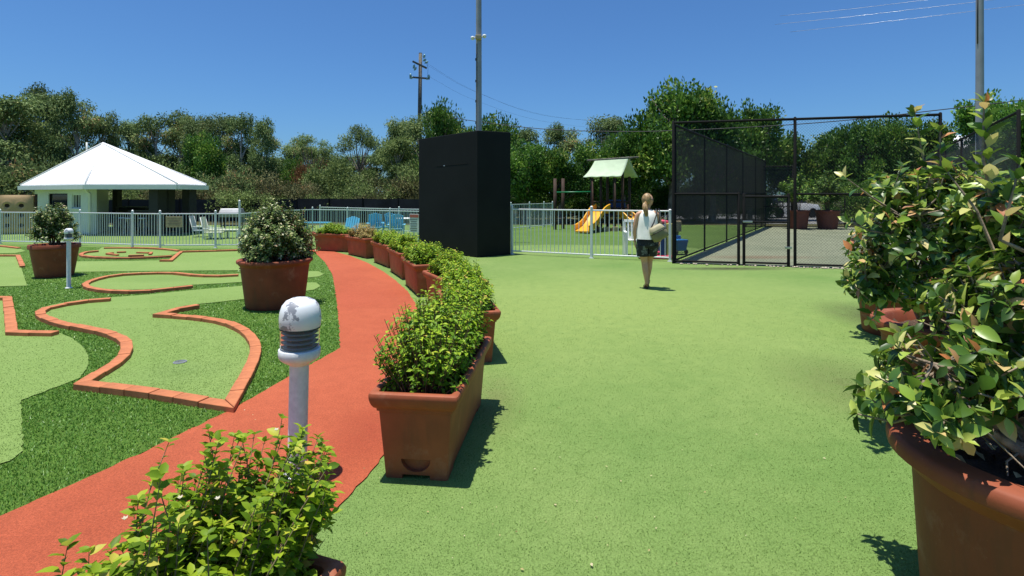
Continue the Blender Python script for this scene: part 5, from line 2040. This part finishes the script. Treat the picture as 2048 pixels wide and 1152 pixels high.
# +y is the walking direction, +x her right
pel = node((0, 0, .84), .115)
wai = node((.0, .005, .97), .105, pel)
che = node((.0, .0, 1.12), .115, wai)
upc = node((.0, .0, 1.235), .100, che)
nb = node((.0, .008, 1.315), .050, upc)
nk = node((.006, .018, 1.37), .044, nb)
hd0 = node((.012, .028, 1.425), .062, nk)
hd1 = node((.014, .03, 1.485), .080, hd0)
hd2 = node((.014, .026, 1.535), .070, hd1)
for s in (-1, 1):
    sh = node((s * .105, -.002, 1.285), .052, upc)
    sh2 = node((s * .160, -.004, 1.262), .050, sh)
    if s < 0:
        ua = node((-.190, -.006, 1.16), .042, sh2)
        el = node((-.212, -.004, 1.035), .035, ua)
        fa = node((-.214, .018, .94), .034, el)
        wr = node((-.206, .045, .825), .0235, fa)
        pm = node((-.202, .055, .775), .027, wr)
        hands_l = V[pm]
    else:
        ua = node((.195, .010, 1.16), .042, sh2)
        el = node((.232, .02, 1.035), .035, ua)
        fa = node((.240, .045, .95), .034, el)
        wr = node((.228, .078, .835), .0235, fa)
        pm = node((.222, .088, .785), .027, wr)
        hands_r = V[pm]
# legs: left planted, right stepping ahead with the heel lifting
hl = node((-.075, .0, .77), .098, pel)
tl = node((-.068, .012, .62), .082, hl)
kl = node((-.048, .028, .445), .054, tl)
cl = node((-.036, .002, .315), .056, kl)
sl = node((-.022, -.014, .16), .036, cl)
al = node((-.014, -.02, .075), .033, sl)
fl = node((-.012, .06, .038), .034, al)
tol = node((-.014, .14, .024), .024, fl)
hr = node((.075, .0, .77), .098, pel)
tr = node((.070, .055, .62), .082, hr)
kr = node((.060, .12, .46), .054, tr)
cr = node((.052, .125, .335), .055, kr)
sr = node((.045, .155, .19), .036, cr)
ar = node((.042, .175, .115), .032, sr)
ff = node((.046, .25, .062), .032, ar)
tor = node((.05, .325, .03), .023, ff)
skinned('body', V, E, R, 0, wm, 'skin', 2)
for nm, pm, s in (('hand', hands_l, -1), ('hand', hands_r, 1)):
    hv, he, hr_ = [], [], []
    p = Vector(pm)
    hv.append(p + Vector((0, -.004, .03)))
    hr_.append((.022, .016))
    hv.append(p + Vector((0, .004, -.008)))
    hr_.append((.024, .028))
    he.append((0, 1))
    for k_, (off, ln_) in enumerate(((-.027, .066), (-.009, .078), (.009, .074), (.026, .058))):
        base = len(hv)
        hv.append(p + Vector((-s * .002, off, -.026)))
        hr_.append((.0095, .0095))
        he.append((1, base))
        hv.append(p + Vector((-s * .006, off * 1.08 + .004, -.026 - ln_ * .5)))
        hr_.append((.0088, .0088))
        he.append((base, base + 1))
        hv.append(p + Vector((-s * .020, off * 1.05 + .010, -.026 - ln_ * .92)))
        hr_.append((.0075, .0075))
        he.append((base + 1, base + 2))
    base = len(hv)
    hv += [p + Vector((-s * .006, .034, .004)), p + Vector((-s * .010, .052, -.028)), p + Vector((-s * .014, .056, -.052))]
    hr_ += [(.012, .012), (.010, .010), (.008, .008)]
    he += [(1, base), (base, base + 1), (base + 1, base + 2)]
    skinned(nm, hv, he, hr_, 0, wm, 'skin', 1)


def ell(cx, cy, rx, ry, z, n=28, wob=0, ph=0, k=5, tilt=0):
    return [(cx + rx * math.cos(2 * PI * i / n) * (1 + wob * math.sin(k * 2 * PI * i / n + ph)), cy + ry * math.sin(2 * PI * i / n) * (1 + wob * math.sin(k * 2 * PI * i / n + ph)), z + tilt * math.cos(2 * PI * i / n)) for i in range(n)]


shirt = [ell(0, -.018, .192, .158, .842, wob=.055, ph=1, k=7), ell(0, -.016, .187, .153, .90, wob=.05, ph=1.6, k=7), ell(0, -.012, .180, .146, .97, wob=.04, ph=2.3, k=7), ell(0, -.010, .174, .140, 1.05, wob=.022, ph=2.3),
         ell(0, -.008, .168, .134, 1.13, wob=.015), ell(0, -.006, .160, .126, 1.20), ell(0, -.003, .148, .110, 1.255), ell(0, .002, .128, .086, 1.29), ell(0, .006, .09, .066, 1.322), ell(0, .01, .064, .058, 1.338)]
o = MB().loft(shirt, (False, False)).build('shirt', 'shirt_white', wm, True)
MB().tube([Vector(p) for p in ell(0, .01, .062, .056, 1.338, 20)] + [Vector(ell(0, .01, .062, .056, 1.338, 20)[0])], .007, 5, False).build('neck_trim', 'neck_trim', wm, True)
# shorts: hip band, then two flared legs
hip = [ell(0, 0, .160, .124, .875), ell(0, 0, .172, .134, .83, wob=.01), ell(0, .0, .184, .142, .76, wob=.012), ell(0, .005, .186, .142, .70, wob=.015, k=4)]
MB().loft(hip, (True, True)).build('shorts', 'dark_floral', wm, True)
sh_ = [c for c in wm.children if c.name.startswith('shorts')][0]
for s, ty in ((-1, .014), (1, .055)):
    leg = [ell(s * .088, .003, .100, .138, .735, wob=.02, ph=s), ell(s * .088, .005 + ty * .4, .098, .128, .67, wob=.03, ph=s), ell(s * .083, ty, .092, .112, .60, wob=.045, ph=s), ell(s * .08, ty * 1.2, .090, .105, .545, wob=.05, ph=s)]
    MB().loft(leg, (False, False)).build('shorts_leg', 'dark_floral', sh_, True)
# head turned to her right: face towards +x
hc = Vector((.014, .028, 1.492))
face = MB()
rings = []
for j in range(13):
    t_ = -1 + 2 * j / 12
    z = hc.z + t_ * .112
    rr_ = math.sqrt(max(.02, 1 - t_ * t_))
    jaw = 1 - .25 * max(0, -t_)
    rings.append([(hc.x + .004 + rr_ * .082 * math.cos(a) * (jaw if math.cos(a) < 0 else 1 - .08 * max(0, -t_)), hc.y + rr_ * .070 * jaw * math.sin(a) + .012 * max(0, -t_), z) for a in [2 * PI * i / 20 for i in range(20)]])
face.loft(rings)
fd = Vector((.95, .18, 0)).normalized()          # looking ahead and to the right
sdv = Vector((-fd.y, fd.x, 0))
head = face.build('head', 'skin', wm, True)
nose = MB()
nose.loft([[hc + fd * .074 + sdv * (.006 * q) + Vector((0, 0, .02)) for q in (-1, 0, 1)], [hc + fd * (.080 + (.016 if q == 0 else 0)) + sdv * (.012 * q) + Vector((0, 0, -.022)) for q in (-1, 0, 1)], [hc + fd * .07 + sdv * (.012 * q) + Vector((0, 0, -.034)) for q in (-1, 0, 1)]])
nose.build('nose', 'skin', head, True)
MB().tube([hc + fd * .073 + sdv * q + Vector((0, 0, -.058)) for q in (-.018, 0, .018)], .006, 6).build('mouth', 'pink_plastic', head, True)
for s in (-1, 1):
    MB().lathe([(.002, -.008), (.018, -.004), (.02, 0), (.012, .004)], n=12).build('lens', 'glass_dark', head, True, loc=hc + fd * .078 + sdv * (s * .027) + Vector((0, 0, .012))).rotation_euler = (0, PI / 2, math.atan2(fd.y, fd.x))
MB().tube([hc + fd * .075 + sdv * -.045 + Vector((0, 0, .014)), hc + fd * .03 - sdv * .070 + Vector((0, 0, .014)), hc - fd * .02 - sdv * .074 + Vector((0, 0, .006))], .004, 5).build('sunglasses_arm', 'strap_black', head, True)
ear = MB().lathe([(.002, 0), (.016, .004), (.022, .0), (.014, -.008)], n=12).build('ear', 'skin', head, True, loc=hc - fd * .012 - sdv * .074 + Vector((0, 0, -.004)))
ear.rotation_euler = (PI / 2 + .1, 0, .5)
ear.scale = (.8, 1.25, 1)
# hair: cap over crown and nape, gathered in a low ponytail at her left
hair = []
for j in range(15):
    t_ = -.95 + 1.93 * j / 14
    z = hc.z + .008 + t_ * .118
    rr_ = math.sqrt(max(.02, 1 - t_ * t_))
    ring = []
    for i in range(28):
        a = 2 * PI * i / 28
        dvec = Vector((math.cos(a), math.sin(a), 0))
        c_ = dvec.dot(fd)
        rad = .093 * rr_
        # the hair leaves the face free below the fringe line
        lim = .25 + .55 * max(0, t_)
        if c_ > lim and t_ < .72:
            rad *= .80
        rad *= 1 + .022 * math.sin(9 * a + 3 * t_)
        if t_ < -.4:
            rad *= 1 + .5 * (t_ + .4)
        ring.append((hc.x - fd.x * .012 + dvec.x * rad, hc.y - fd.y * .012 + dvec.y * rad * .92, z))
    hair.append(ring)
hr_o = MB().loft(hair).build('hair', 'hair_blond', wm, True)
pt = [Vector((-.045, -.055, 1.455)), Vector((-.068, -.088, 1.43)), Vector((-.076, -.108, 1.385)), Vector((-.066, -.118, 1.33)), Vector((-.052, -.124, 1.27)), Vector((-.045, -.126, 1.225))]
pmb = MB()
pmb.tube(pt, [.022, .030, .036, .033, .022, .004], 10)
rr0 = random.Random(4)
for k_ in range(16):
    off = Vector((rr0.gauss(0, .016), rr0.gauss(0, .012), 0))
    pmb.tube([p_ + off * s_ for p_, s_ in zip(pt, (.5, 1, 1.4, 1.5, 1.3, 1.0))], [.010, .012, .013, .011, .007, .002], 5)
pmb.build('ponytail', 'hair_blond', hr_o, True)
MB().tube([Vector((-.06, -.062, 1.468)), Vector((-.078, -.082, 1.447)), Vector((-.062, -.096, 1.425))], .010, 6).build('hair_tie', 'strap_black', hr_o, True)
for k_ in range(26):
    a = rr0.uniform(0, 6.28)
    zz = rr0.uniform(-.02, .10)
    p0_ = hc + Vector((math.cos(a) * .085, math.sin(a) * .08, zz * .9 + .01))
    p1_ = hc + Vector((-.05, -.06, -.035))
for s, p_, pitch in ((-1, Vector((-.013, .055, .012)), 0), (1, Vector((.047, .245, .032)), .42)):
    sole = MB()
    out = [(.034 * math.cos(a) * (1.0 if math.sin(a) > 0 else .78), .125 * math.sin(a)) for a in [2 * PI * i / 20 for i in range(20)]]
    sole.prism(out, -.012, .004)
    so = sole.build('sandal', 'sandal_brown', wm, bev=.003, seg=1, loc=p_)
    so.rotation_euler = (-pitch, 0, 0)
    MB().tube([(-.036, .045, .004), (-.02, .05, .035), (.02, .05, .035), (.036, .045, .004)], .006, 5).build('strap', 'sandal_brown', so, True)
    MB().tube([(-.03, -.06, .004), (-.03, -.085, .05), (0, -.108, .06), (.03, -.085, .05), (.03, -.06, .004)], .005, 5).build('strap', 'sandal_brown', so, True)

# her shoulder bag hangs behind the right hip
bg_ = thing('shoulder_bag', 'beige handbag on black straps hanging from her right shoulder', 'bag', (fx + .135, fy - .175, .96), -.05)
Rb = Matrix.Rotation(-.5, 3, 'Y')
rings = []
for z, w_, th in ((-.125, .10, .035), (-.11, .135, .055), (-.04, .145, .07), (.03, .135, .066), (.09, .11, .05), (.125, .085, .022)):
    rings.append([Rb @ Vector((w_ * (abs(math.cos(a)) ** .6) * math.copysign(1, math.cos(a)), th * (abs(math.sin(a)) ** .8) * math.copysign(1, math.sin(a)), z)) for a in [2 * PI * i / 24 for i in range(24)]])
MB().loft(rings).build('pouch', 'bag_olive', bg_, True)
rings = []
for z, w_, th in ((.025, .139, .071), (.06, .131, .067), (.095, .113, .054), (.13, .09, .028)):
    rings.append([Rb @ Vector((w_ * (abs(math.cos(a)) ** .6) * math.copysign(1, math.cos(a)), th * (abs(math.sin(a)) ** .8) * math.copysign(1, math.sin(a)), z)) for a in [2 * PI * i / 24 for i in range(24)]])
MB().loft(rings).build('flap', 'bag_beige', bg_, True)
MB().tube([Rb @ Vector((q, -.072, .022)) for q in (-.13, -.05, .05, .13)], .008, 6).build('binding', 'strap_black', bg_, True)
top_ = Vector((.01, .17, .335))
for dx, q in ((-.03, -.07), (.03, .06)):
    e_ = Rb @ Vector((q, -.01, .125))
    MB().tube([e_, e_ * .55 + Vector((top_.x + dx, -.005, .28)) * .45, Vector((top_.x + dx * .8, .03, .335)), Vector((top_.x + dx * .8, .12, .385)), Vector((top_.x + dx * .7, .21, .36)), Vector((top_.x + dx, .255, .28))], .010, 6).build('strap', 'strap_black', bg_, True)


# ------------------------------------------------------------------ trees
TREE_LEAF = leaf_template(0, .42)
FIG_LEAF = leaf_template(0, .62)


def tree_proto(seed, kind):
    """lobed crown of leaf clumps with limbs running to the lobes; returns (trunk mesh, crown mesh, height, width)"""
    r = np.random.default_rng(seed)
    lobes = []
    if kind == 'eucalypt':                       # tall, ragged, clumps hang in tiers
        Ht, Wt = 10.0, 5.6
        for i in range(24):
            z = r.uniform(.30, .96) * Ht
            wz = Wt / 2 * (1.0 - .55 * abs(z / Ht - .60) / .4)
            a, q = r.uniform(0, 6.28), r.uniform(.25, .95) * wz
            lobes.append((np.array((q * math.cos(a), q * math.sin(a), z)), np.array((1, 1, .72)) * r.uniform(.65, 1.1)))
        leaf, n_cl, per, cl_r, hang, mat, tm = .26, 19, 30, .28, -.7, 'leaf_eucalypt', TREE_LEAF
        bark = 'bark_pale'
    elif kind == 'umbrella':                     # flat layered crown on bare forks
        Ht, Wt = 9.0, 5.6
        for i in range(20):
            a, q = r.uniform(0, 6.28), math.sqrt(r.uniform(.02, 1)) * Wt / 2
            z = Ht * (.95 - .22 * (q / (Wt / 2)) ** 2) - r.uniform(0, .9)
            lobes.append((np.array((q * math.cos(a), q * math.sin(a), z)), np.array((.85, .85, .42)) * r.uniform(.8, 1.15)))
        leaf, n_cl, per, cl_r, hang, mat, tm = .23, 14, 26, .24, -.4, 'leaf_eucalypt', TREE_LEAF
        bark = 'bark_grey'
    elif kind == 'round':                        # dense fine grey green dome down to the ground
        Ht, Wt = 5.0, 7.0
        for i in range(46):
            u = r.normal(size=3)
            u /= np.linalg.norm(u)
            u[2] = abs(u[2])
            k = r.uniform(.62, .9)
            lobes.append((np.array((u[0] * Wt / 2 * k, u[1] * Wt / 2 * k, .4 + u[2] * (Ht - 1.0) * k)), np.array((1, 1, .8)) * r.uniform(.6, .95)))
        leaf, n_cl, per, cl_r, hang, mat, tm = .21, 15, 32, .25, .15, 'leaf_olive', TREE_LEAF
        bark = 'bark_grey'
    elif kind == 'scrub':                        # low untidy brownish scrub
        Ht, Wt = 3.2, 4.2
        for i in range(24):
            a, q = r.uniform(0, 6.28), math.sqrt(r.uniform(0, 1)) * Wt / 2
            z = r.uniform(.25, .9) * Ht * (1 - .4 * (q / (Wt / 2)) ** 2)
            lobes.append((np.array((q * math.cos(a), q * math.sin(a), z)), np.array((.7, .7, .6)) * r.uniform(.6, 1.0)))
        leaf, n_cl, per, cl_r, hang, mat, tm = .20, 14, 28, .27, .1, 'leaf_brownish', TREE_LEAF
        bark = 'bark_grey'
    elif kind == 'fig':                          # glossy green, crown made of upright leafy shoots
        Ht, Wt = 7.0, 6.0
        for i in range(40):
            u = r.normal(size=3)
            u /= np.linalg.norm(u)
            u[2] = u[2] * .8 + .25
            k = r.uniform(.45, .86)
            lobes.append((np.array((u[0] * Wt / 2 * k, u[1] * Wt / 2 * k, Ht * (.50 + .40 * u[2] * k))), np.array((.72, .72, .85)) * r.uniform(.7, 1.1)))
        for i in range(13):                      # leaders that break the outline
            a, q = r.uniform(0, 6.28), r.uniform(.1, .8) * Wt / 2
            z0 = Ht * (.86 - .16 * (q / (Wt / 2)) ** 2)
            for s in range(3):
                lobes.append((np.array((q * math.cos(a) * (1 + .05 * s), q * math.sin(a) * (1 + .05 * s), z0 + s * .42)), np.array((.34 - .07 * s,) * 2 + (.42,))))
        leaf, n_cl, per, cl_r, hang, mat, tm = .24, 15, 28, .28, .6, 'leaf_fig', FIG_LEAF
        bark = 'bark_grey'
    P, D, N, S, RN = [], [], [], [], []
    for c, rad in lobes:
        k = max(2, int(n_cl * (rad.mean() / .75) ** 1.6))
        u = norm(r.normal(size=(k, 3)))
        cc = c + u * rad * (r.uniform(.25, 1, (k, 1)) ** .6)
        tone = r.normal() * .17
        for q, uu in zip(cc, u):
            n_ = max(4, int(per * r.uniform(.6, 1.3)))
            off = np.clip(r.normal(size=(n_, 3)), -1.9, 1.9) * cl_r * np.array((1, 1, .75))
            P.append(q + off)
            d = norm(off + uu * .2) * .6 + r.normal(size=(n_, 3)) * .5 + np.array((0, 0, hang))
            D.append(d)
            N.append(r.normal(size=(n_, 3)) * .7 + np.array((0, 0, .8)) + norm(off) * .5)
            S.append(leaf * r.uniform(.65, 1.25, n_))
            RN.append(np.clip(.16 + .66 * r.beta(2, 2.4, n_) + tone + r.normal() * .08, 0, 1))
    P, D, N, S, RN = (np.concatenate(q) for q in (P, D, N, S, RN))
    k = P[:, 2] > .05
    P, D, N, S, RN = P[k], D[k], N[k], S[k], RN[k]
    V_, F_ = leaf_batch(tm, P, D, N, S)
    crown = np_mesh('crown', V_, F_, mat, np.repeat(RN, len(tm[1])))
    mb = MB()
    fork = Ht * (.30 if kind in ('eucalypt', 'fig') else .42 if kind == 'umbrella' else .12)
    lean = r.normal() * .25
    tr_ = [(0, 0, -.1), (lean * .3, 0, fork * .5), (lean * .5, .05, fork)]
    if kind in ('eucalypt', 'fig'):
        tr_ += [(lean, .1, Ht * .55), (lean * 1.2, .05, Ht * .85)]
        mb.tube(tr_, [.24, .19, .16, .11, .04], 8, False)
    else:
        mb.tube(tr_, [.20, .15, .12], 8, False)
    for c, rad in lobes[::1 if kind != 'fig' else 2]:
        b0 = Vector(tr_[-1]) if kind not in ('eucalypt', 'fig') else Vector(tr_[2]).lerp(Vector(tr_[4]), min(1, max(0, (c[2] - fork) / (Ht * .6) - .35)))
        e = Vector(c)
        mid = b0.lerp(e, .5) + Vector((r.normal() * .2, r.normal() * .2, -.15 if kind != 'umbrella' else -.3))
        mb.tube([b0, mid, e], [.075, .05, .02], 5, False)
    return mb.mesh('trunk', bark, True), crown, Ht, Wt


PROTO = {}
for kd, seeds in (('eucalypt', (1, 2, 3, 4)), ('umbrella', (5, 6)), ('round', (7, 8)), ('scrub', (9, 10, 19)), ('fig', (11, 12, 13))):
    PROTO[kd] = [tree_proto(s, kd) for s in seeds]
rt = random.Random(12)


def tree(px, top, wpx, d, kind, label, var=0, cat='tree', group=None, mat=None, name=None, widen=1.0):
    tm, cm, Ht, Wt = PROTO[kind][var % len(PROTO[kind])]
    hgt = H + (YH - top) * d / F
    w = wpx * d / F
    names = {'eucalypt': 'eucalypt_tree', 'umbrella': 'eucalypt_tree', 'round': 'round_tree', 'scrub': 'scrub_bush', 'fig': 'fig_tree'}
    t = thing(name or names[kind], label, cat, ((px - 1024) / F * d, d, 0), rt.uniform(0, 6.28), group)
    t.scale = (w / Wt * 1.02, w / Wt * 1.02, hgt / Ht * .98)
    link('trunk', tm, t)
    if mat:
        cm = cm.copy()
        cm.materials[0] = MATS[mat]
    link('crown', cm, t)
    return t


GB = 'bushland trees behind the pool'
GS = 'scrub behind the dark screen fence'
GF = 'green trees behind the playground and court'
for a in [
    (22, 176, 150, 40, 'eucalypt', 'dense dark olive eucalypt filling the top left corner of the bush', 0),
    (75, 166, 80, 46, 'eucalypt', 'thin crowned eucalypt sticking up highest at the left', 1),
    (-60, 190, 160, 42, 'eucalypt', 'eucalypt cut off by the left edge', 2),
    (112, 184, 85, 45, 'eucalypt', 'eucalypt second highest at the left, open branches', 3),
    (150, 182, 95, 42, 'eucalypt', 'broad eucalypt above the left slope of the white roof', 2),
    (207, 216, 70, 44, 'eucalypt', 'round headed eucalypt directly above the roof apex', 0),
    (258, 240, 75, 50, 'eucalypt', 'small sparse eucalypt in the gap right of the roof apex', 3),
    (312, 226, 95, 46, 'eucalypt', 'eucalypt above the right slope of the white roof, left half of the pair', 1),
    (362, 220, 95, 47, 'eucalypt', 'flat topped eucalypt in the middle of the left tree line', 2),
    (405, 221, 80, 45, 'eucalypt', 'greenish eucalypt over the small bright tree', 0),
    (441, 226, 70, 48, 'eucalypt', 'grey eucalypt left of the brownish one', 3),
    (484, 226, 85, 44, 'eucalypt', 'brownish eucalypt over the big variegated shrub', 1),
    (532, 237, 70, 43, 'eucalypt', 'eucalypt at the right end of the left tree line before the gap', 2),
    (408, 272, 90, 36, 'fig', 'small bright green tree in front of the olive eucalypts', 0),
    (585, 287, 90, 44, 'round', 'yellow green low tree in the gap left of the rust coloured one', 1),
    (622, 256, 80, 62, 'umbrella', 'small spreading eucalypt against the sky in the gap', 0),
    (720, 243, 84, 60, 'umbrella', 'umbrella shaped eucalypt with bare forked trunks against the sky', 1),
    (618, 291, 50, 42, 'scrub', 'rust coloured dying bush beside the big round tree', 0),
    (680, 289, 165, 37, 'round', 'big rounded grey green tree over the dark fence', 0),
    (800, 236, 95, 44, 'eucalypt', 'dark ragged eucalypt left of the black wall', 3),
    (852, 196, 125, 43, 'umbrella', 'tall eucalypt crown behind the timber power pole', 0),
    (800, 262, 90, 40, 'eucalypt', 'bushy eucalypt under the power pole, left part', 0),
    (885, 206, 95, 33, 'fig', 'bright green tree rising behind the left end of the black wall', 1),
]:
    kw = {}
    if 'rust' in a[5] and a[4] == 'scrub':
        kw['mat'] = 'leaf_rust'
    if 'yellow green' in a[5]:
        kw['mat'] = 'leaf_fig'
    if 'power pole, left' in a[5]:
        kw['mat'] = 'leaf_olive'
    tree(*a, group=GB, **kw)
for k_, (px, top, w_, d_, lab, mt) in enumerate([
    (-20, 300, 130, 34, 'dark bush at the far left behind the climbing panel', 'leaf_eucalypt'), (70, 292, 130, 35, 'dark bush behind the left eave of the pavilion', 'leaf_eucalypt'),
    (150, 300, 120, 36, 'bush hidden behind the left slope of the roof', 'leaf_olive'), (250, 300, 120, 36, 'grey bush behind the right slope of the roof', 'leaf_eucalypt'), (335, 305, 110, 35, 'grey green bush above the right eave', 'leaf_olive'),
    (440, 318, 120, 33, 'dark bush right of the pavilion eave', 'leaf_eucalypt'), (425, 352, 90, 32, 'low twiggy brown bush beside the right eave of the pavilion', None), (505, 322, 110, 34, 'brown bush above the big variegated shrub', None),
    (480, 362, 90, 31, 'low green brown scrub left of the big variegated shrub', 'leaf_olive'), (560, 340, 100, 33, 'brown scrub right of the big variegated shrub', None), (610, 350, 80, 32, 'grey scrub at the foot of the round tree', None),
    (745, 345, 100, 33, 'scrub under the right side of the round tree', 'leaf_olive'), (795, 330, 100, 34, 'dark scrub left of the black wall', None), (840, 300, 100, 35, 'tall scrub behind the left edge of the black wall', 'leaf_olive'),
    (655, 372, 80, 31, 'low scrub in front of the round tree, left', 'leaf_olive'), (720, 374, 80, 31, 'low scrub in front of the round tree, right', None), (540, 376, 90, 31, 'low scrub just over the top of the big potted shrub', 'leaf_olive'),
    (345, 345, 90, 33, 'scrub seen under the pavilion eave between the columns', None), (270, 350, 90, 33, 'scrub seen under the pavilion roof left of the columns', 'leaf_olive'),
]):
    tree(px, top, w_, d_, 'scrub', lab, k_, 'bush', GS, mt)
for k_, px in enumerate(range(-120, 920, 65)):
    tree(px, 300 + 12 * math.sin(px), 110, 70, 'eucalypt', 'distant eucalypts merging into the bush behind the nearer ones', k_, group='distant bush trees')
for a in [
    (935, 258, 90, 31, 'fig', 'green tree peeping over the top edge of the black wall', 2),
    (992, 236, 100, 34, 'fig', 'green tree right of the grey light pole over the black wall', 0),
    (1052, 254, 90, 47, 'eucalypt', 'grey eucalypt behind the green trees right of the black wall', 1),
    (1125, 246, 90, 52, 'eucalypt', 'hazy eucalypt over the play tower, left of two', 2),
    (1205, 230, 110, 50, 'eucalypt', 'hazy yellowish eucalypt over the play tower, right of two', 3),
    (1050, 284, 130, 29, 'fig', 'lush green tree just right of the black wall', 1),
    (1120, 300, 120, 29, 'fig', 'lush green tree behind the climbing bar', 2),
    (1190, 290, 120, 30, 'fig', 'lush green tree behind the canvas roof', 0),
    (1250, 258, 110, 30, 'fig', 'green tree between the canvas roof and the tallest tree', 1),
    (1340, 172, 175, 29.5, 'fig', 'tallest green tree, at the left corner of the court fence', 0),
    (1425, 184, 170, 30, 'fig', 'tall green tree second from the left over the court fence', 2),
    (1500, 208, 140, 31, 'fig', 'green tree over the court gate with a ragged right side', 1),
    (1585, 272, 110, 32, 'fig', 'lower green tree right of the tall court post', 0),
    (1650, 268, 110, 31.5, 'fig', 'green tree behind the two far pots', 2),
    (1712, 244, 110, 30.5, 'fig', 'green tree right of the far pots, pointed top', 1),
    (1775, 238, 120, 31, 'fig', 'dense green tree behind the right court panel', 0),
    (1850, 246, 120, 32, 'fig', 'green tree behind the tall leaf shoots of the middle camellia', 2),
]:
    tree(*a, group=GF)
tree(1983, 192, 150, 27, 'fig', 'pale spring green tree at the right behind the grey steel pole', 1, mat='leaf_spring', group=GF)
tree(2070, 205, 170, 19, 'fig', 'green tree seen through the mesh at the right edge', 2, mat='leaf_spring', group=GF)
for k_, (px, top, w_, d_, lab) in enumerate([(1040, 352, 130, 31.5, 'dark hedge bush under the trees right of the black wall'), (1130, 360, 120, 32, 'dark hedge bush behind the climbing bar'), (1210, 352, 120, 32, 'dark hedge bush behind the play tower posts'),
                                             (1290, 335, 120, 32, 'dark hedge bush right of the play tower'), (1350, 325, 120, 32, 'dark hedge bush at the back of the side fence'), (1420, 325, 130, 32.5, 'dark hedge bush behind the side fence mesh'),
                                             (1500, 330, 110, 33, 'dark hedge bush behind the netted cage'), (1700, 340, 110, 28, 'dark hedge bush right of the far pots'), (1780, 330, 130, 28, 'dark hedge bush behind the middle camellia'), (1870, 325, 130, 28, 'dark hedge bush behind the right camellias')]):
    tree(px, top, w_, d_, 'round', lab, k_, 'bush', 'dark hedge behind the playground and court', 'leaf_fig', 'hedge_bush')
for k_, (px, top, w_, d_) in enumerate([(2000, 290, 160, 25), (2090, 270, 200, 21), (1930, 330, 120, 27)]):
    tree(px, top, w_, d_, 'round', ['light green hedge bush behind the right side mesh, below the pale tree', 'light green hedge bush at the right edge behind the mesh', 'light green hedge bush left of the grey steel pole'][k_], k_, 'bush', 'light green hedge at the right', 'leaf_spring', 'hedge_bush')

# dry grass along the bush edge above the dark fence
r = np.random.default_rng(9)
n = 9000
Xg, Yg = r.uniform(-22, -3, n), r.uniform(31, 35, n)
Hh = r.uniform(1.2, 1.85, n) * (.75 + .3 * np.sin(Xg * .9) ** 2)
an = r.uniform(0, 6.28, n)
Vg = np.zeros((n, 3, 3))
Vg[:, 0] = np.stack([Xg - .03 * np.cos(an), Yg, np.full(n, -.02)], 1)
Vg[:, 1] = np.stack([Xg + .03 * np.cos(an), Yg, np.full(n, -.02)], 1)
Vg[:, 2] = np.stack([Xg + r.normal(size=n) * .25, Yg + r.normal(size=n) * .2, Hh], 1)
tag(link('tall_grass', np_mesh('tall_grass', Vg.reshape(-1, 3), np.arange(3 * n).reshape(-1, 3), 'dry_grass', r.random(n))), 'yellowing tall grass at the bush edge over the dark fence', 'grass', kind='stuff')
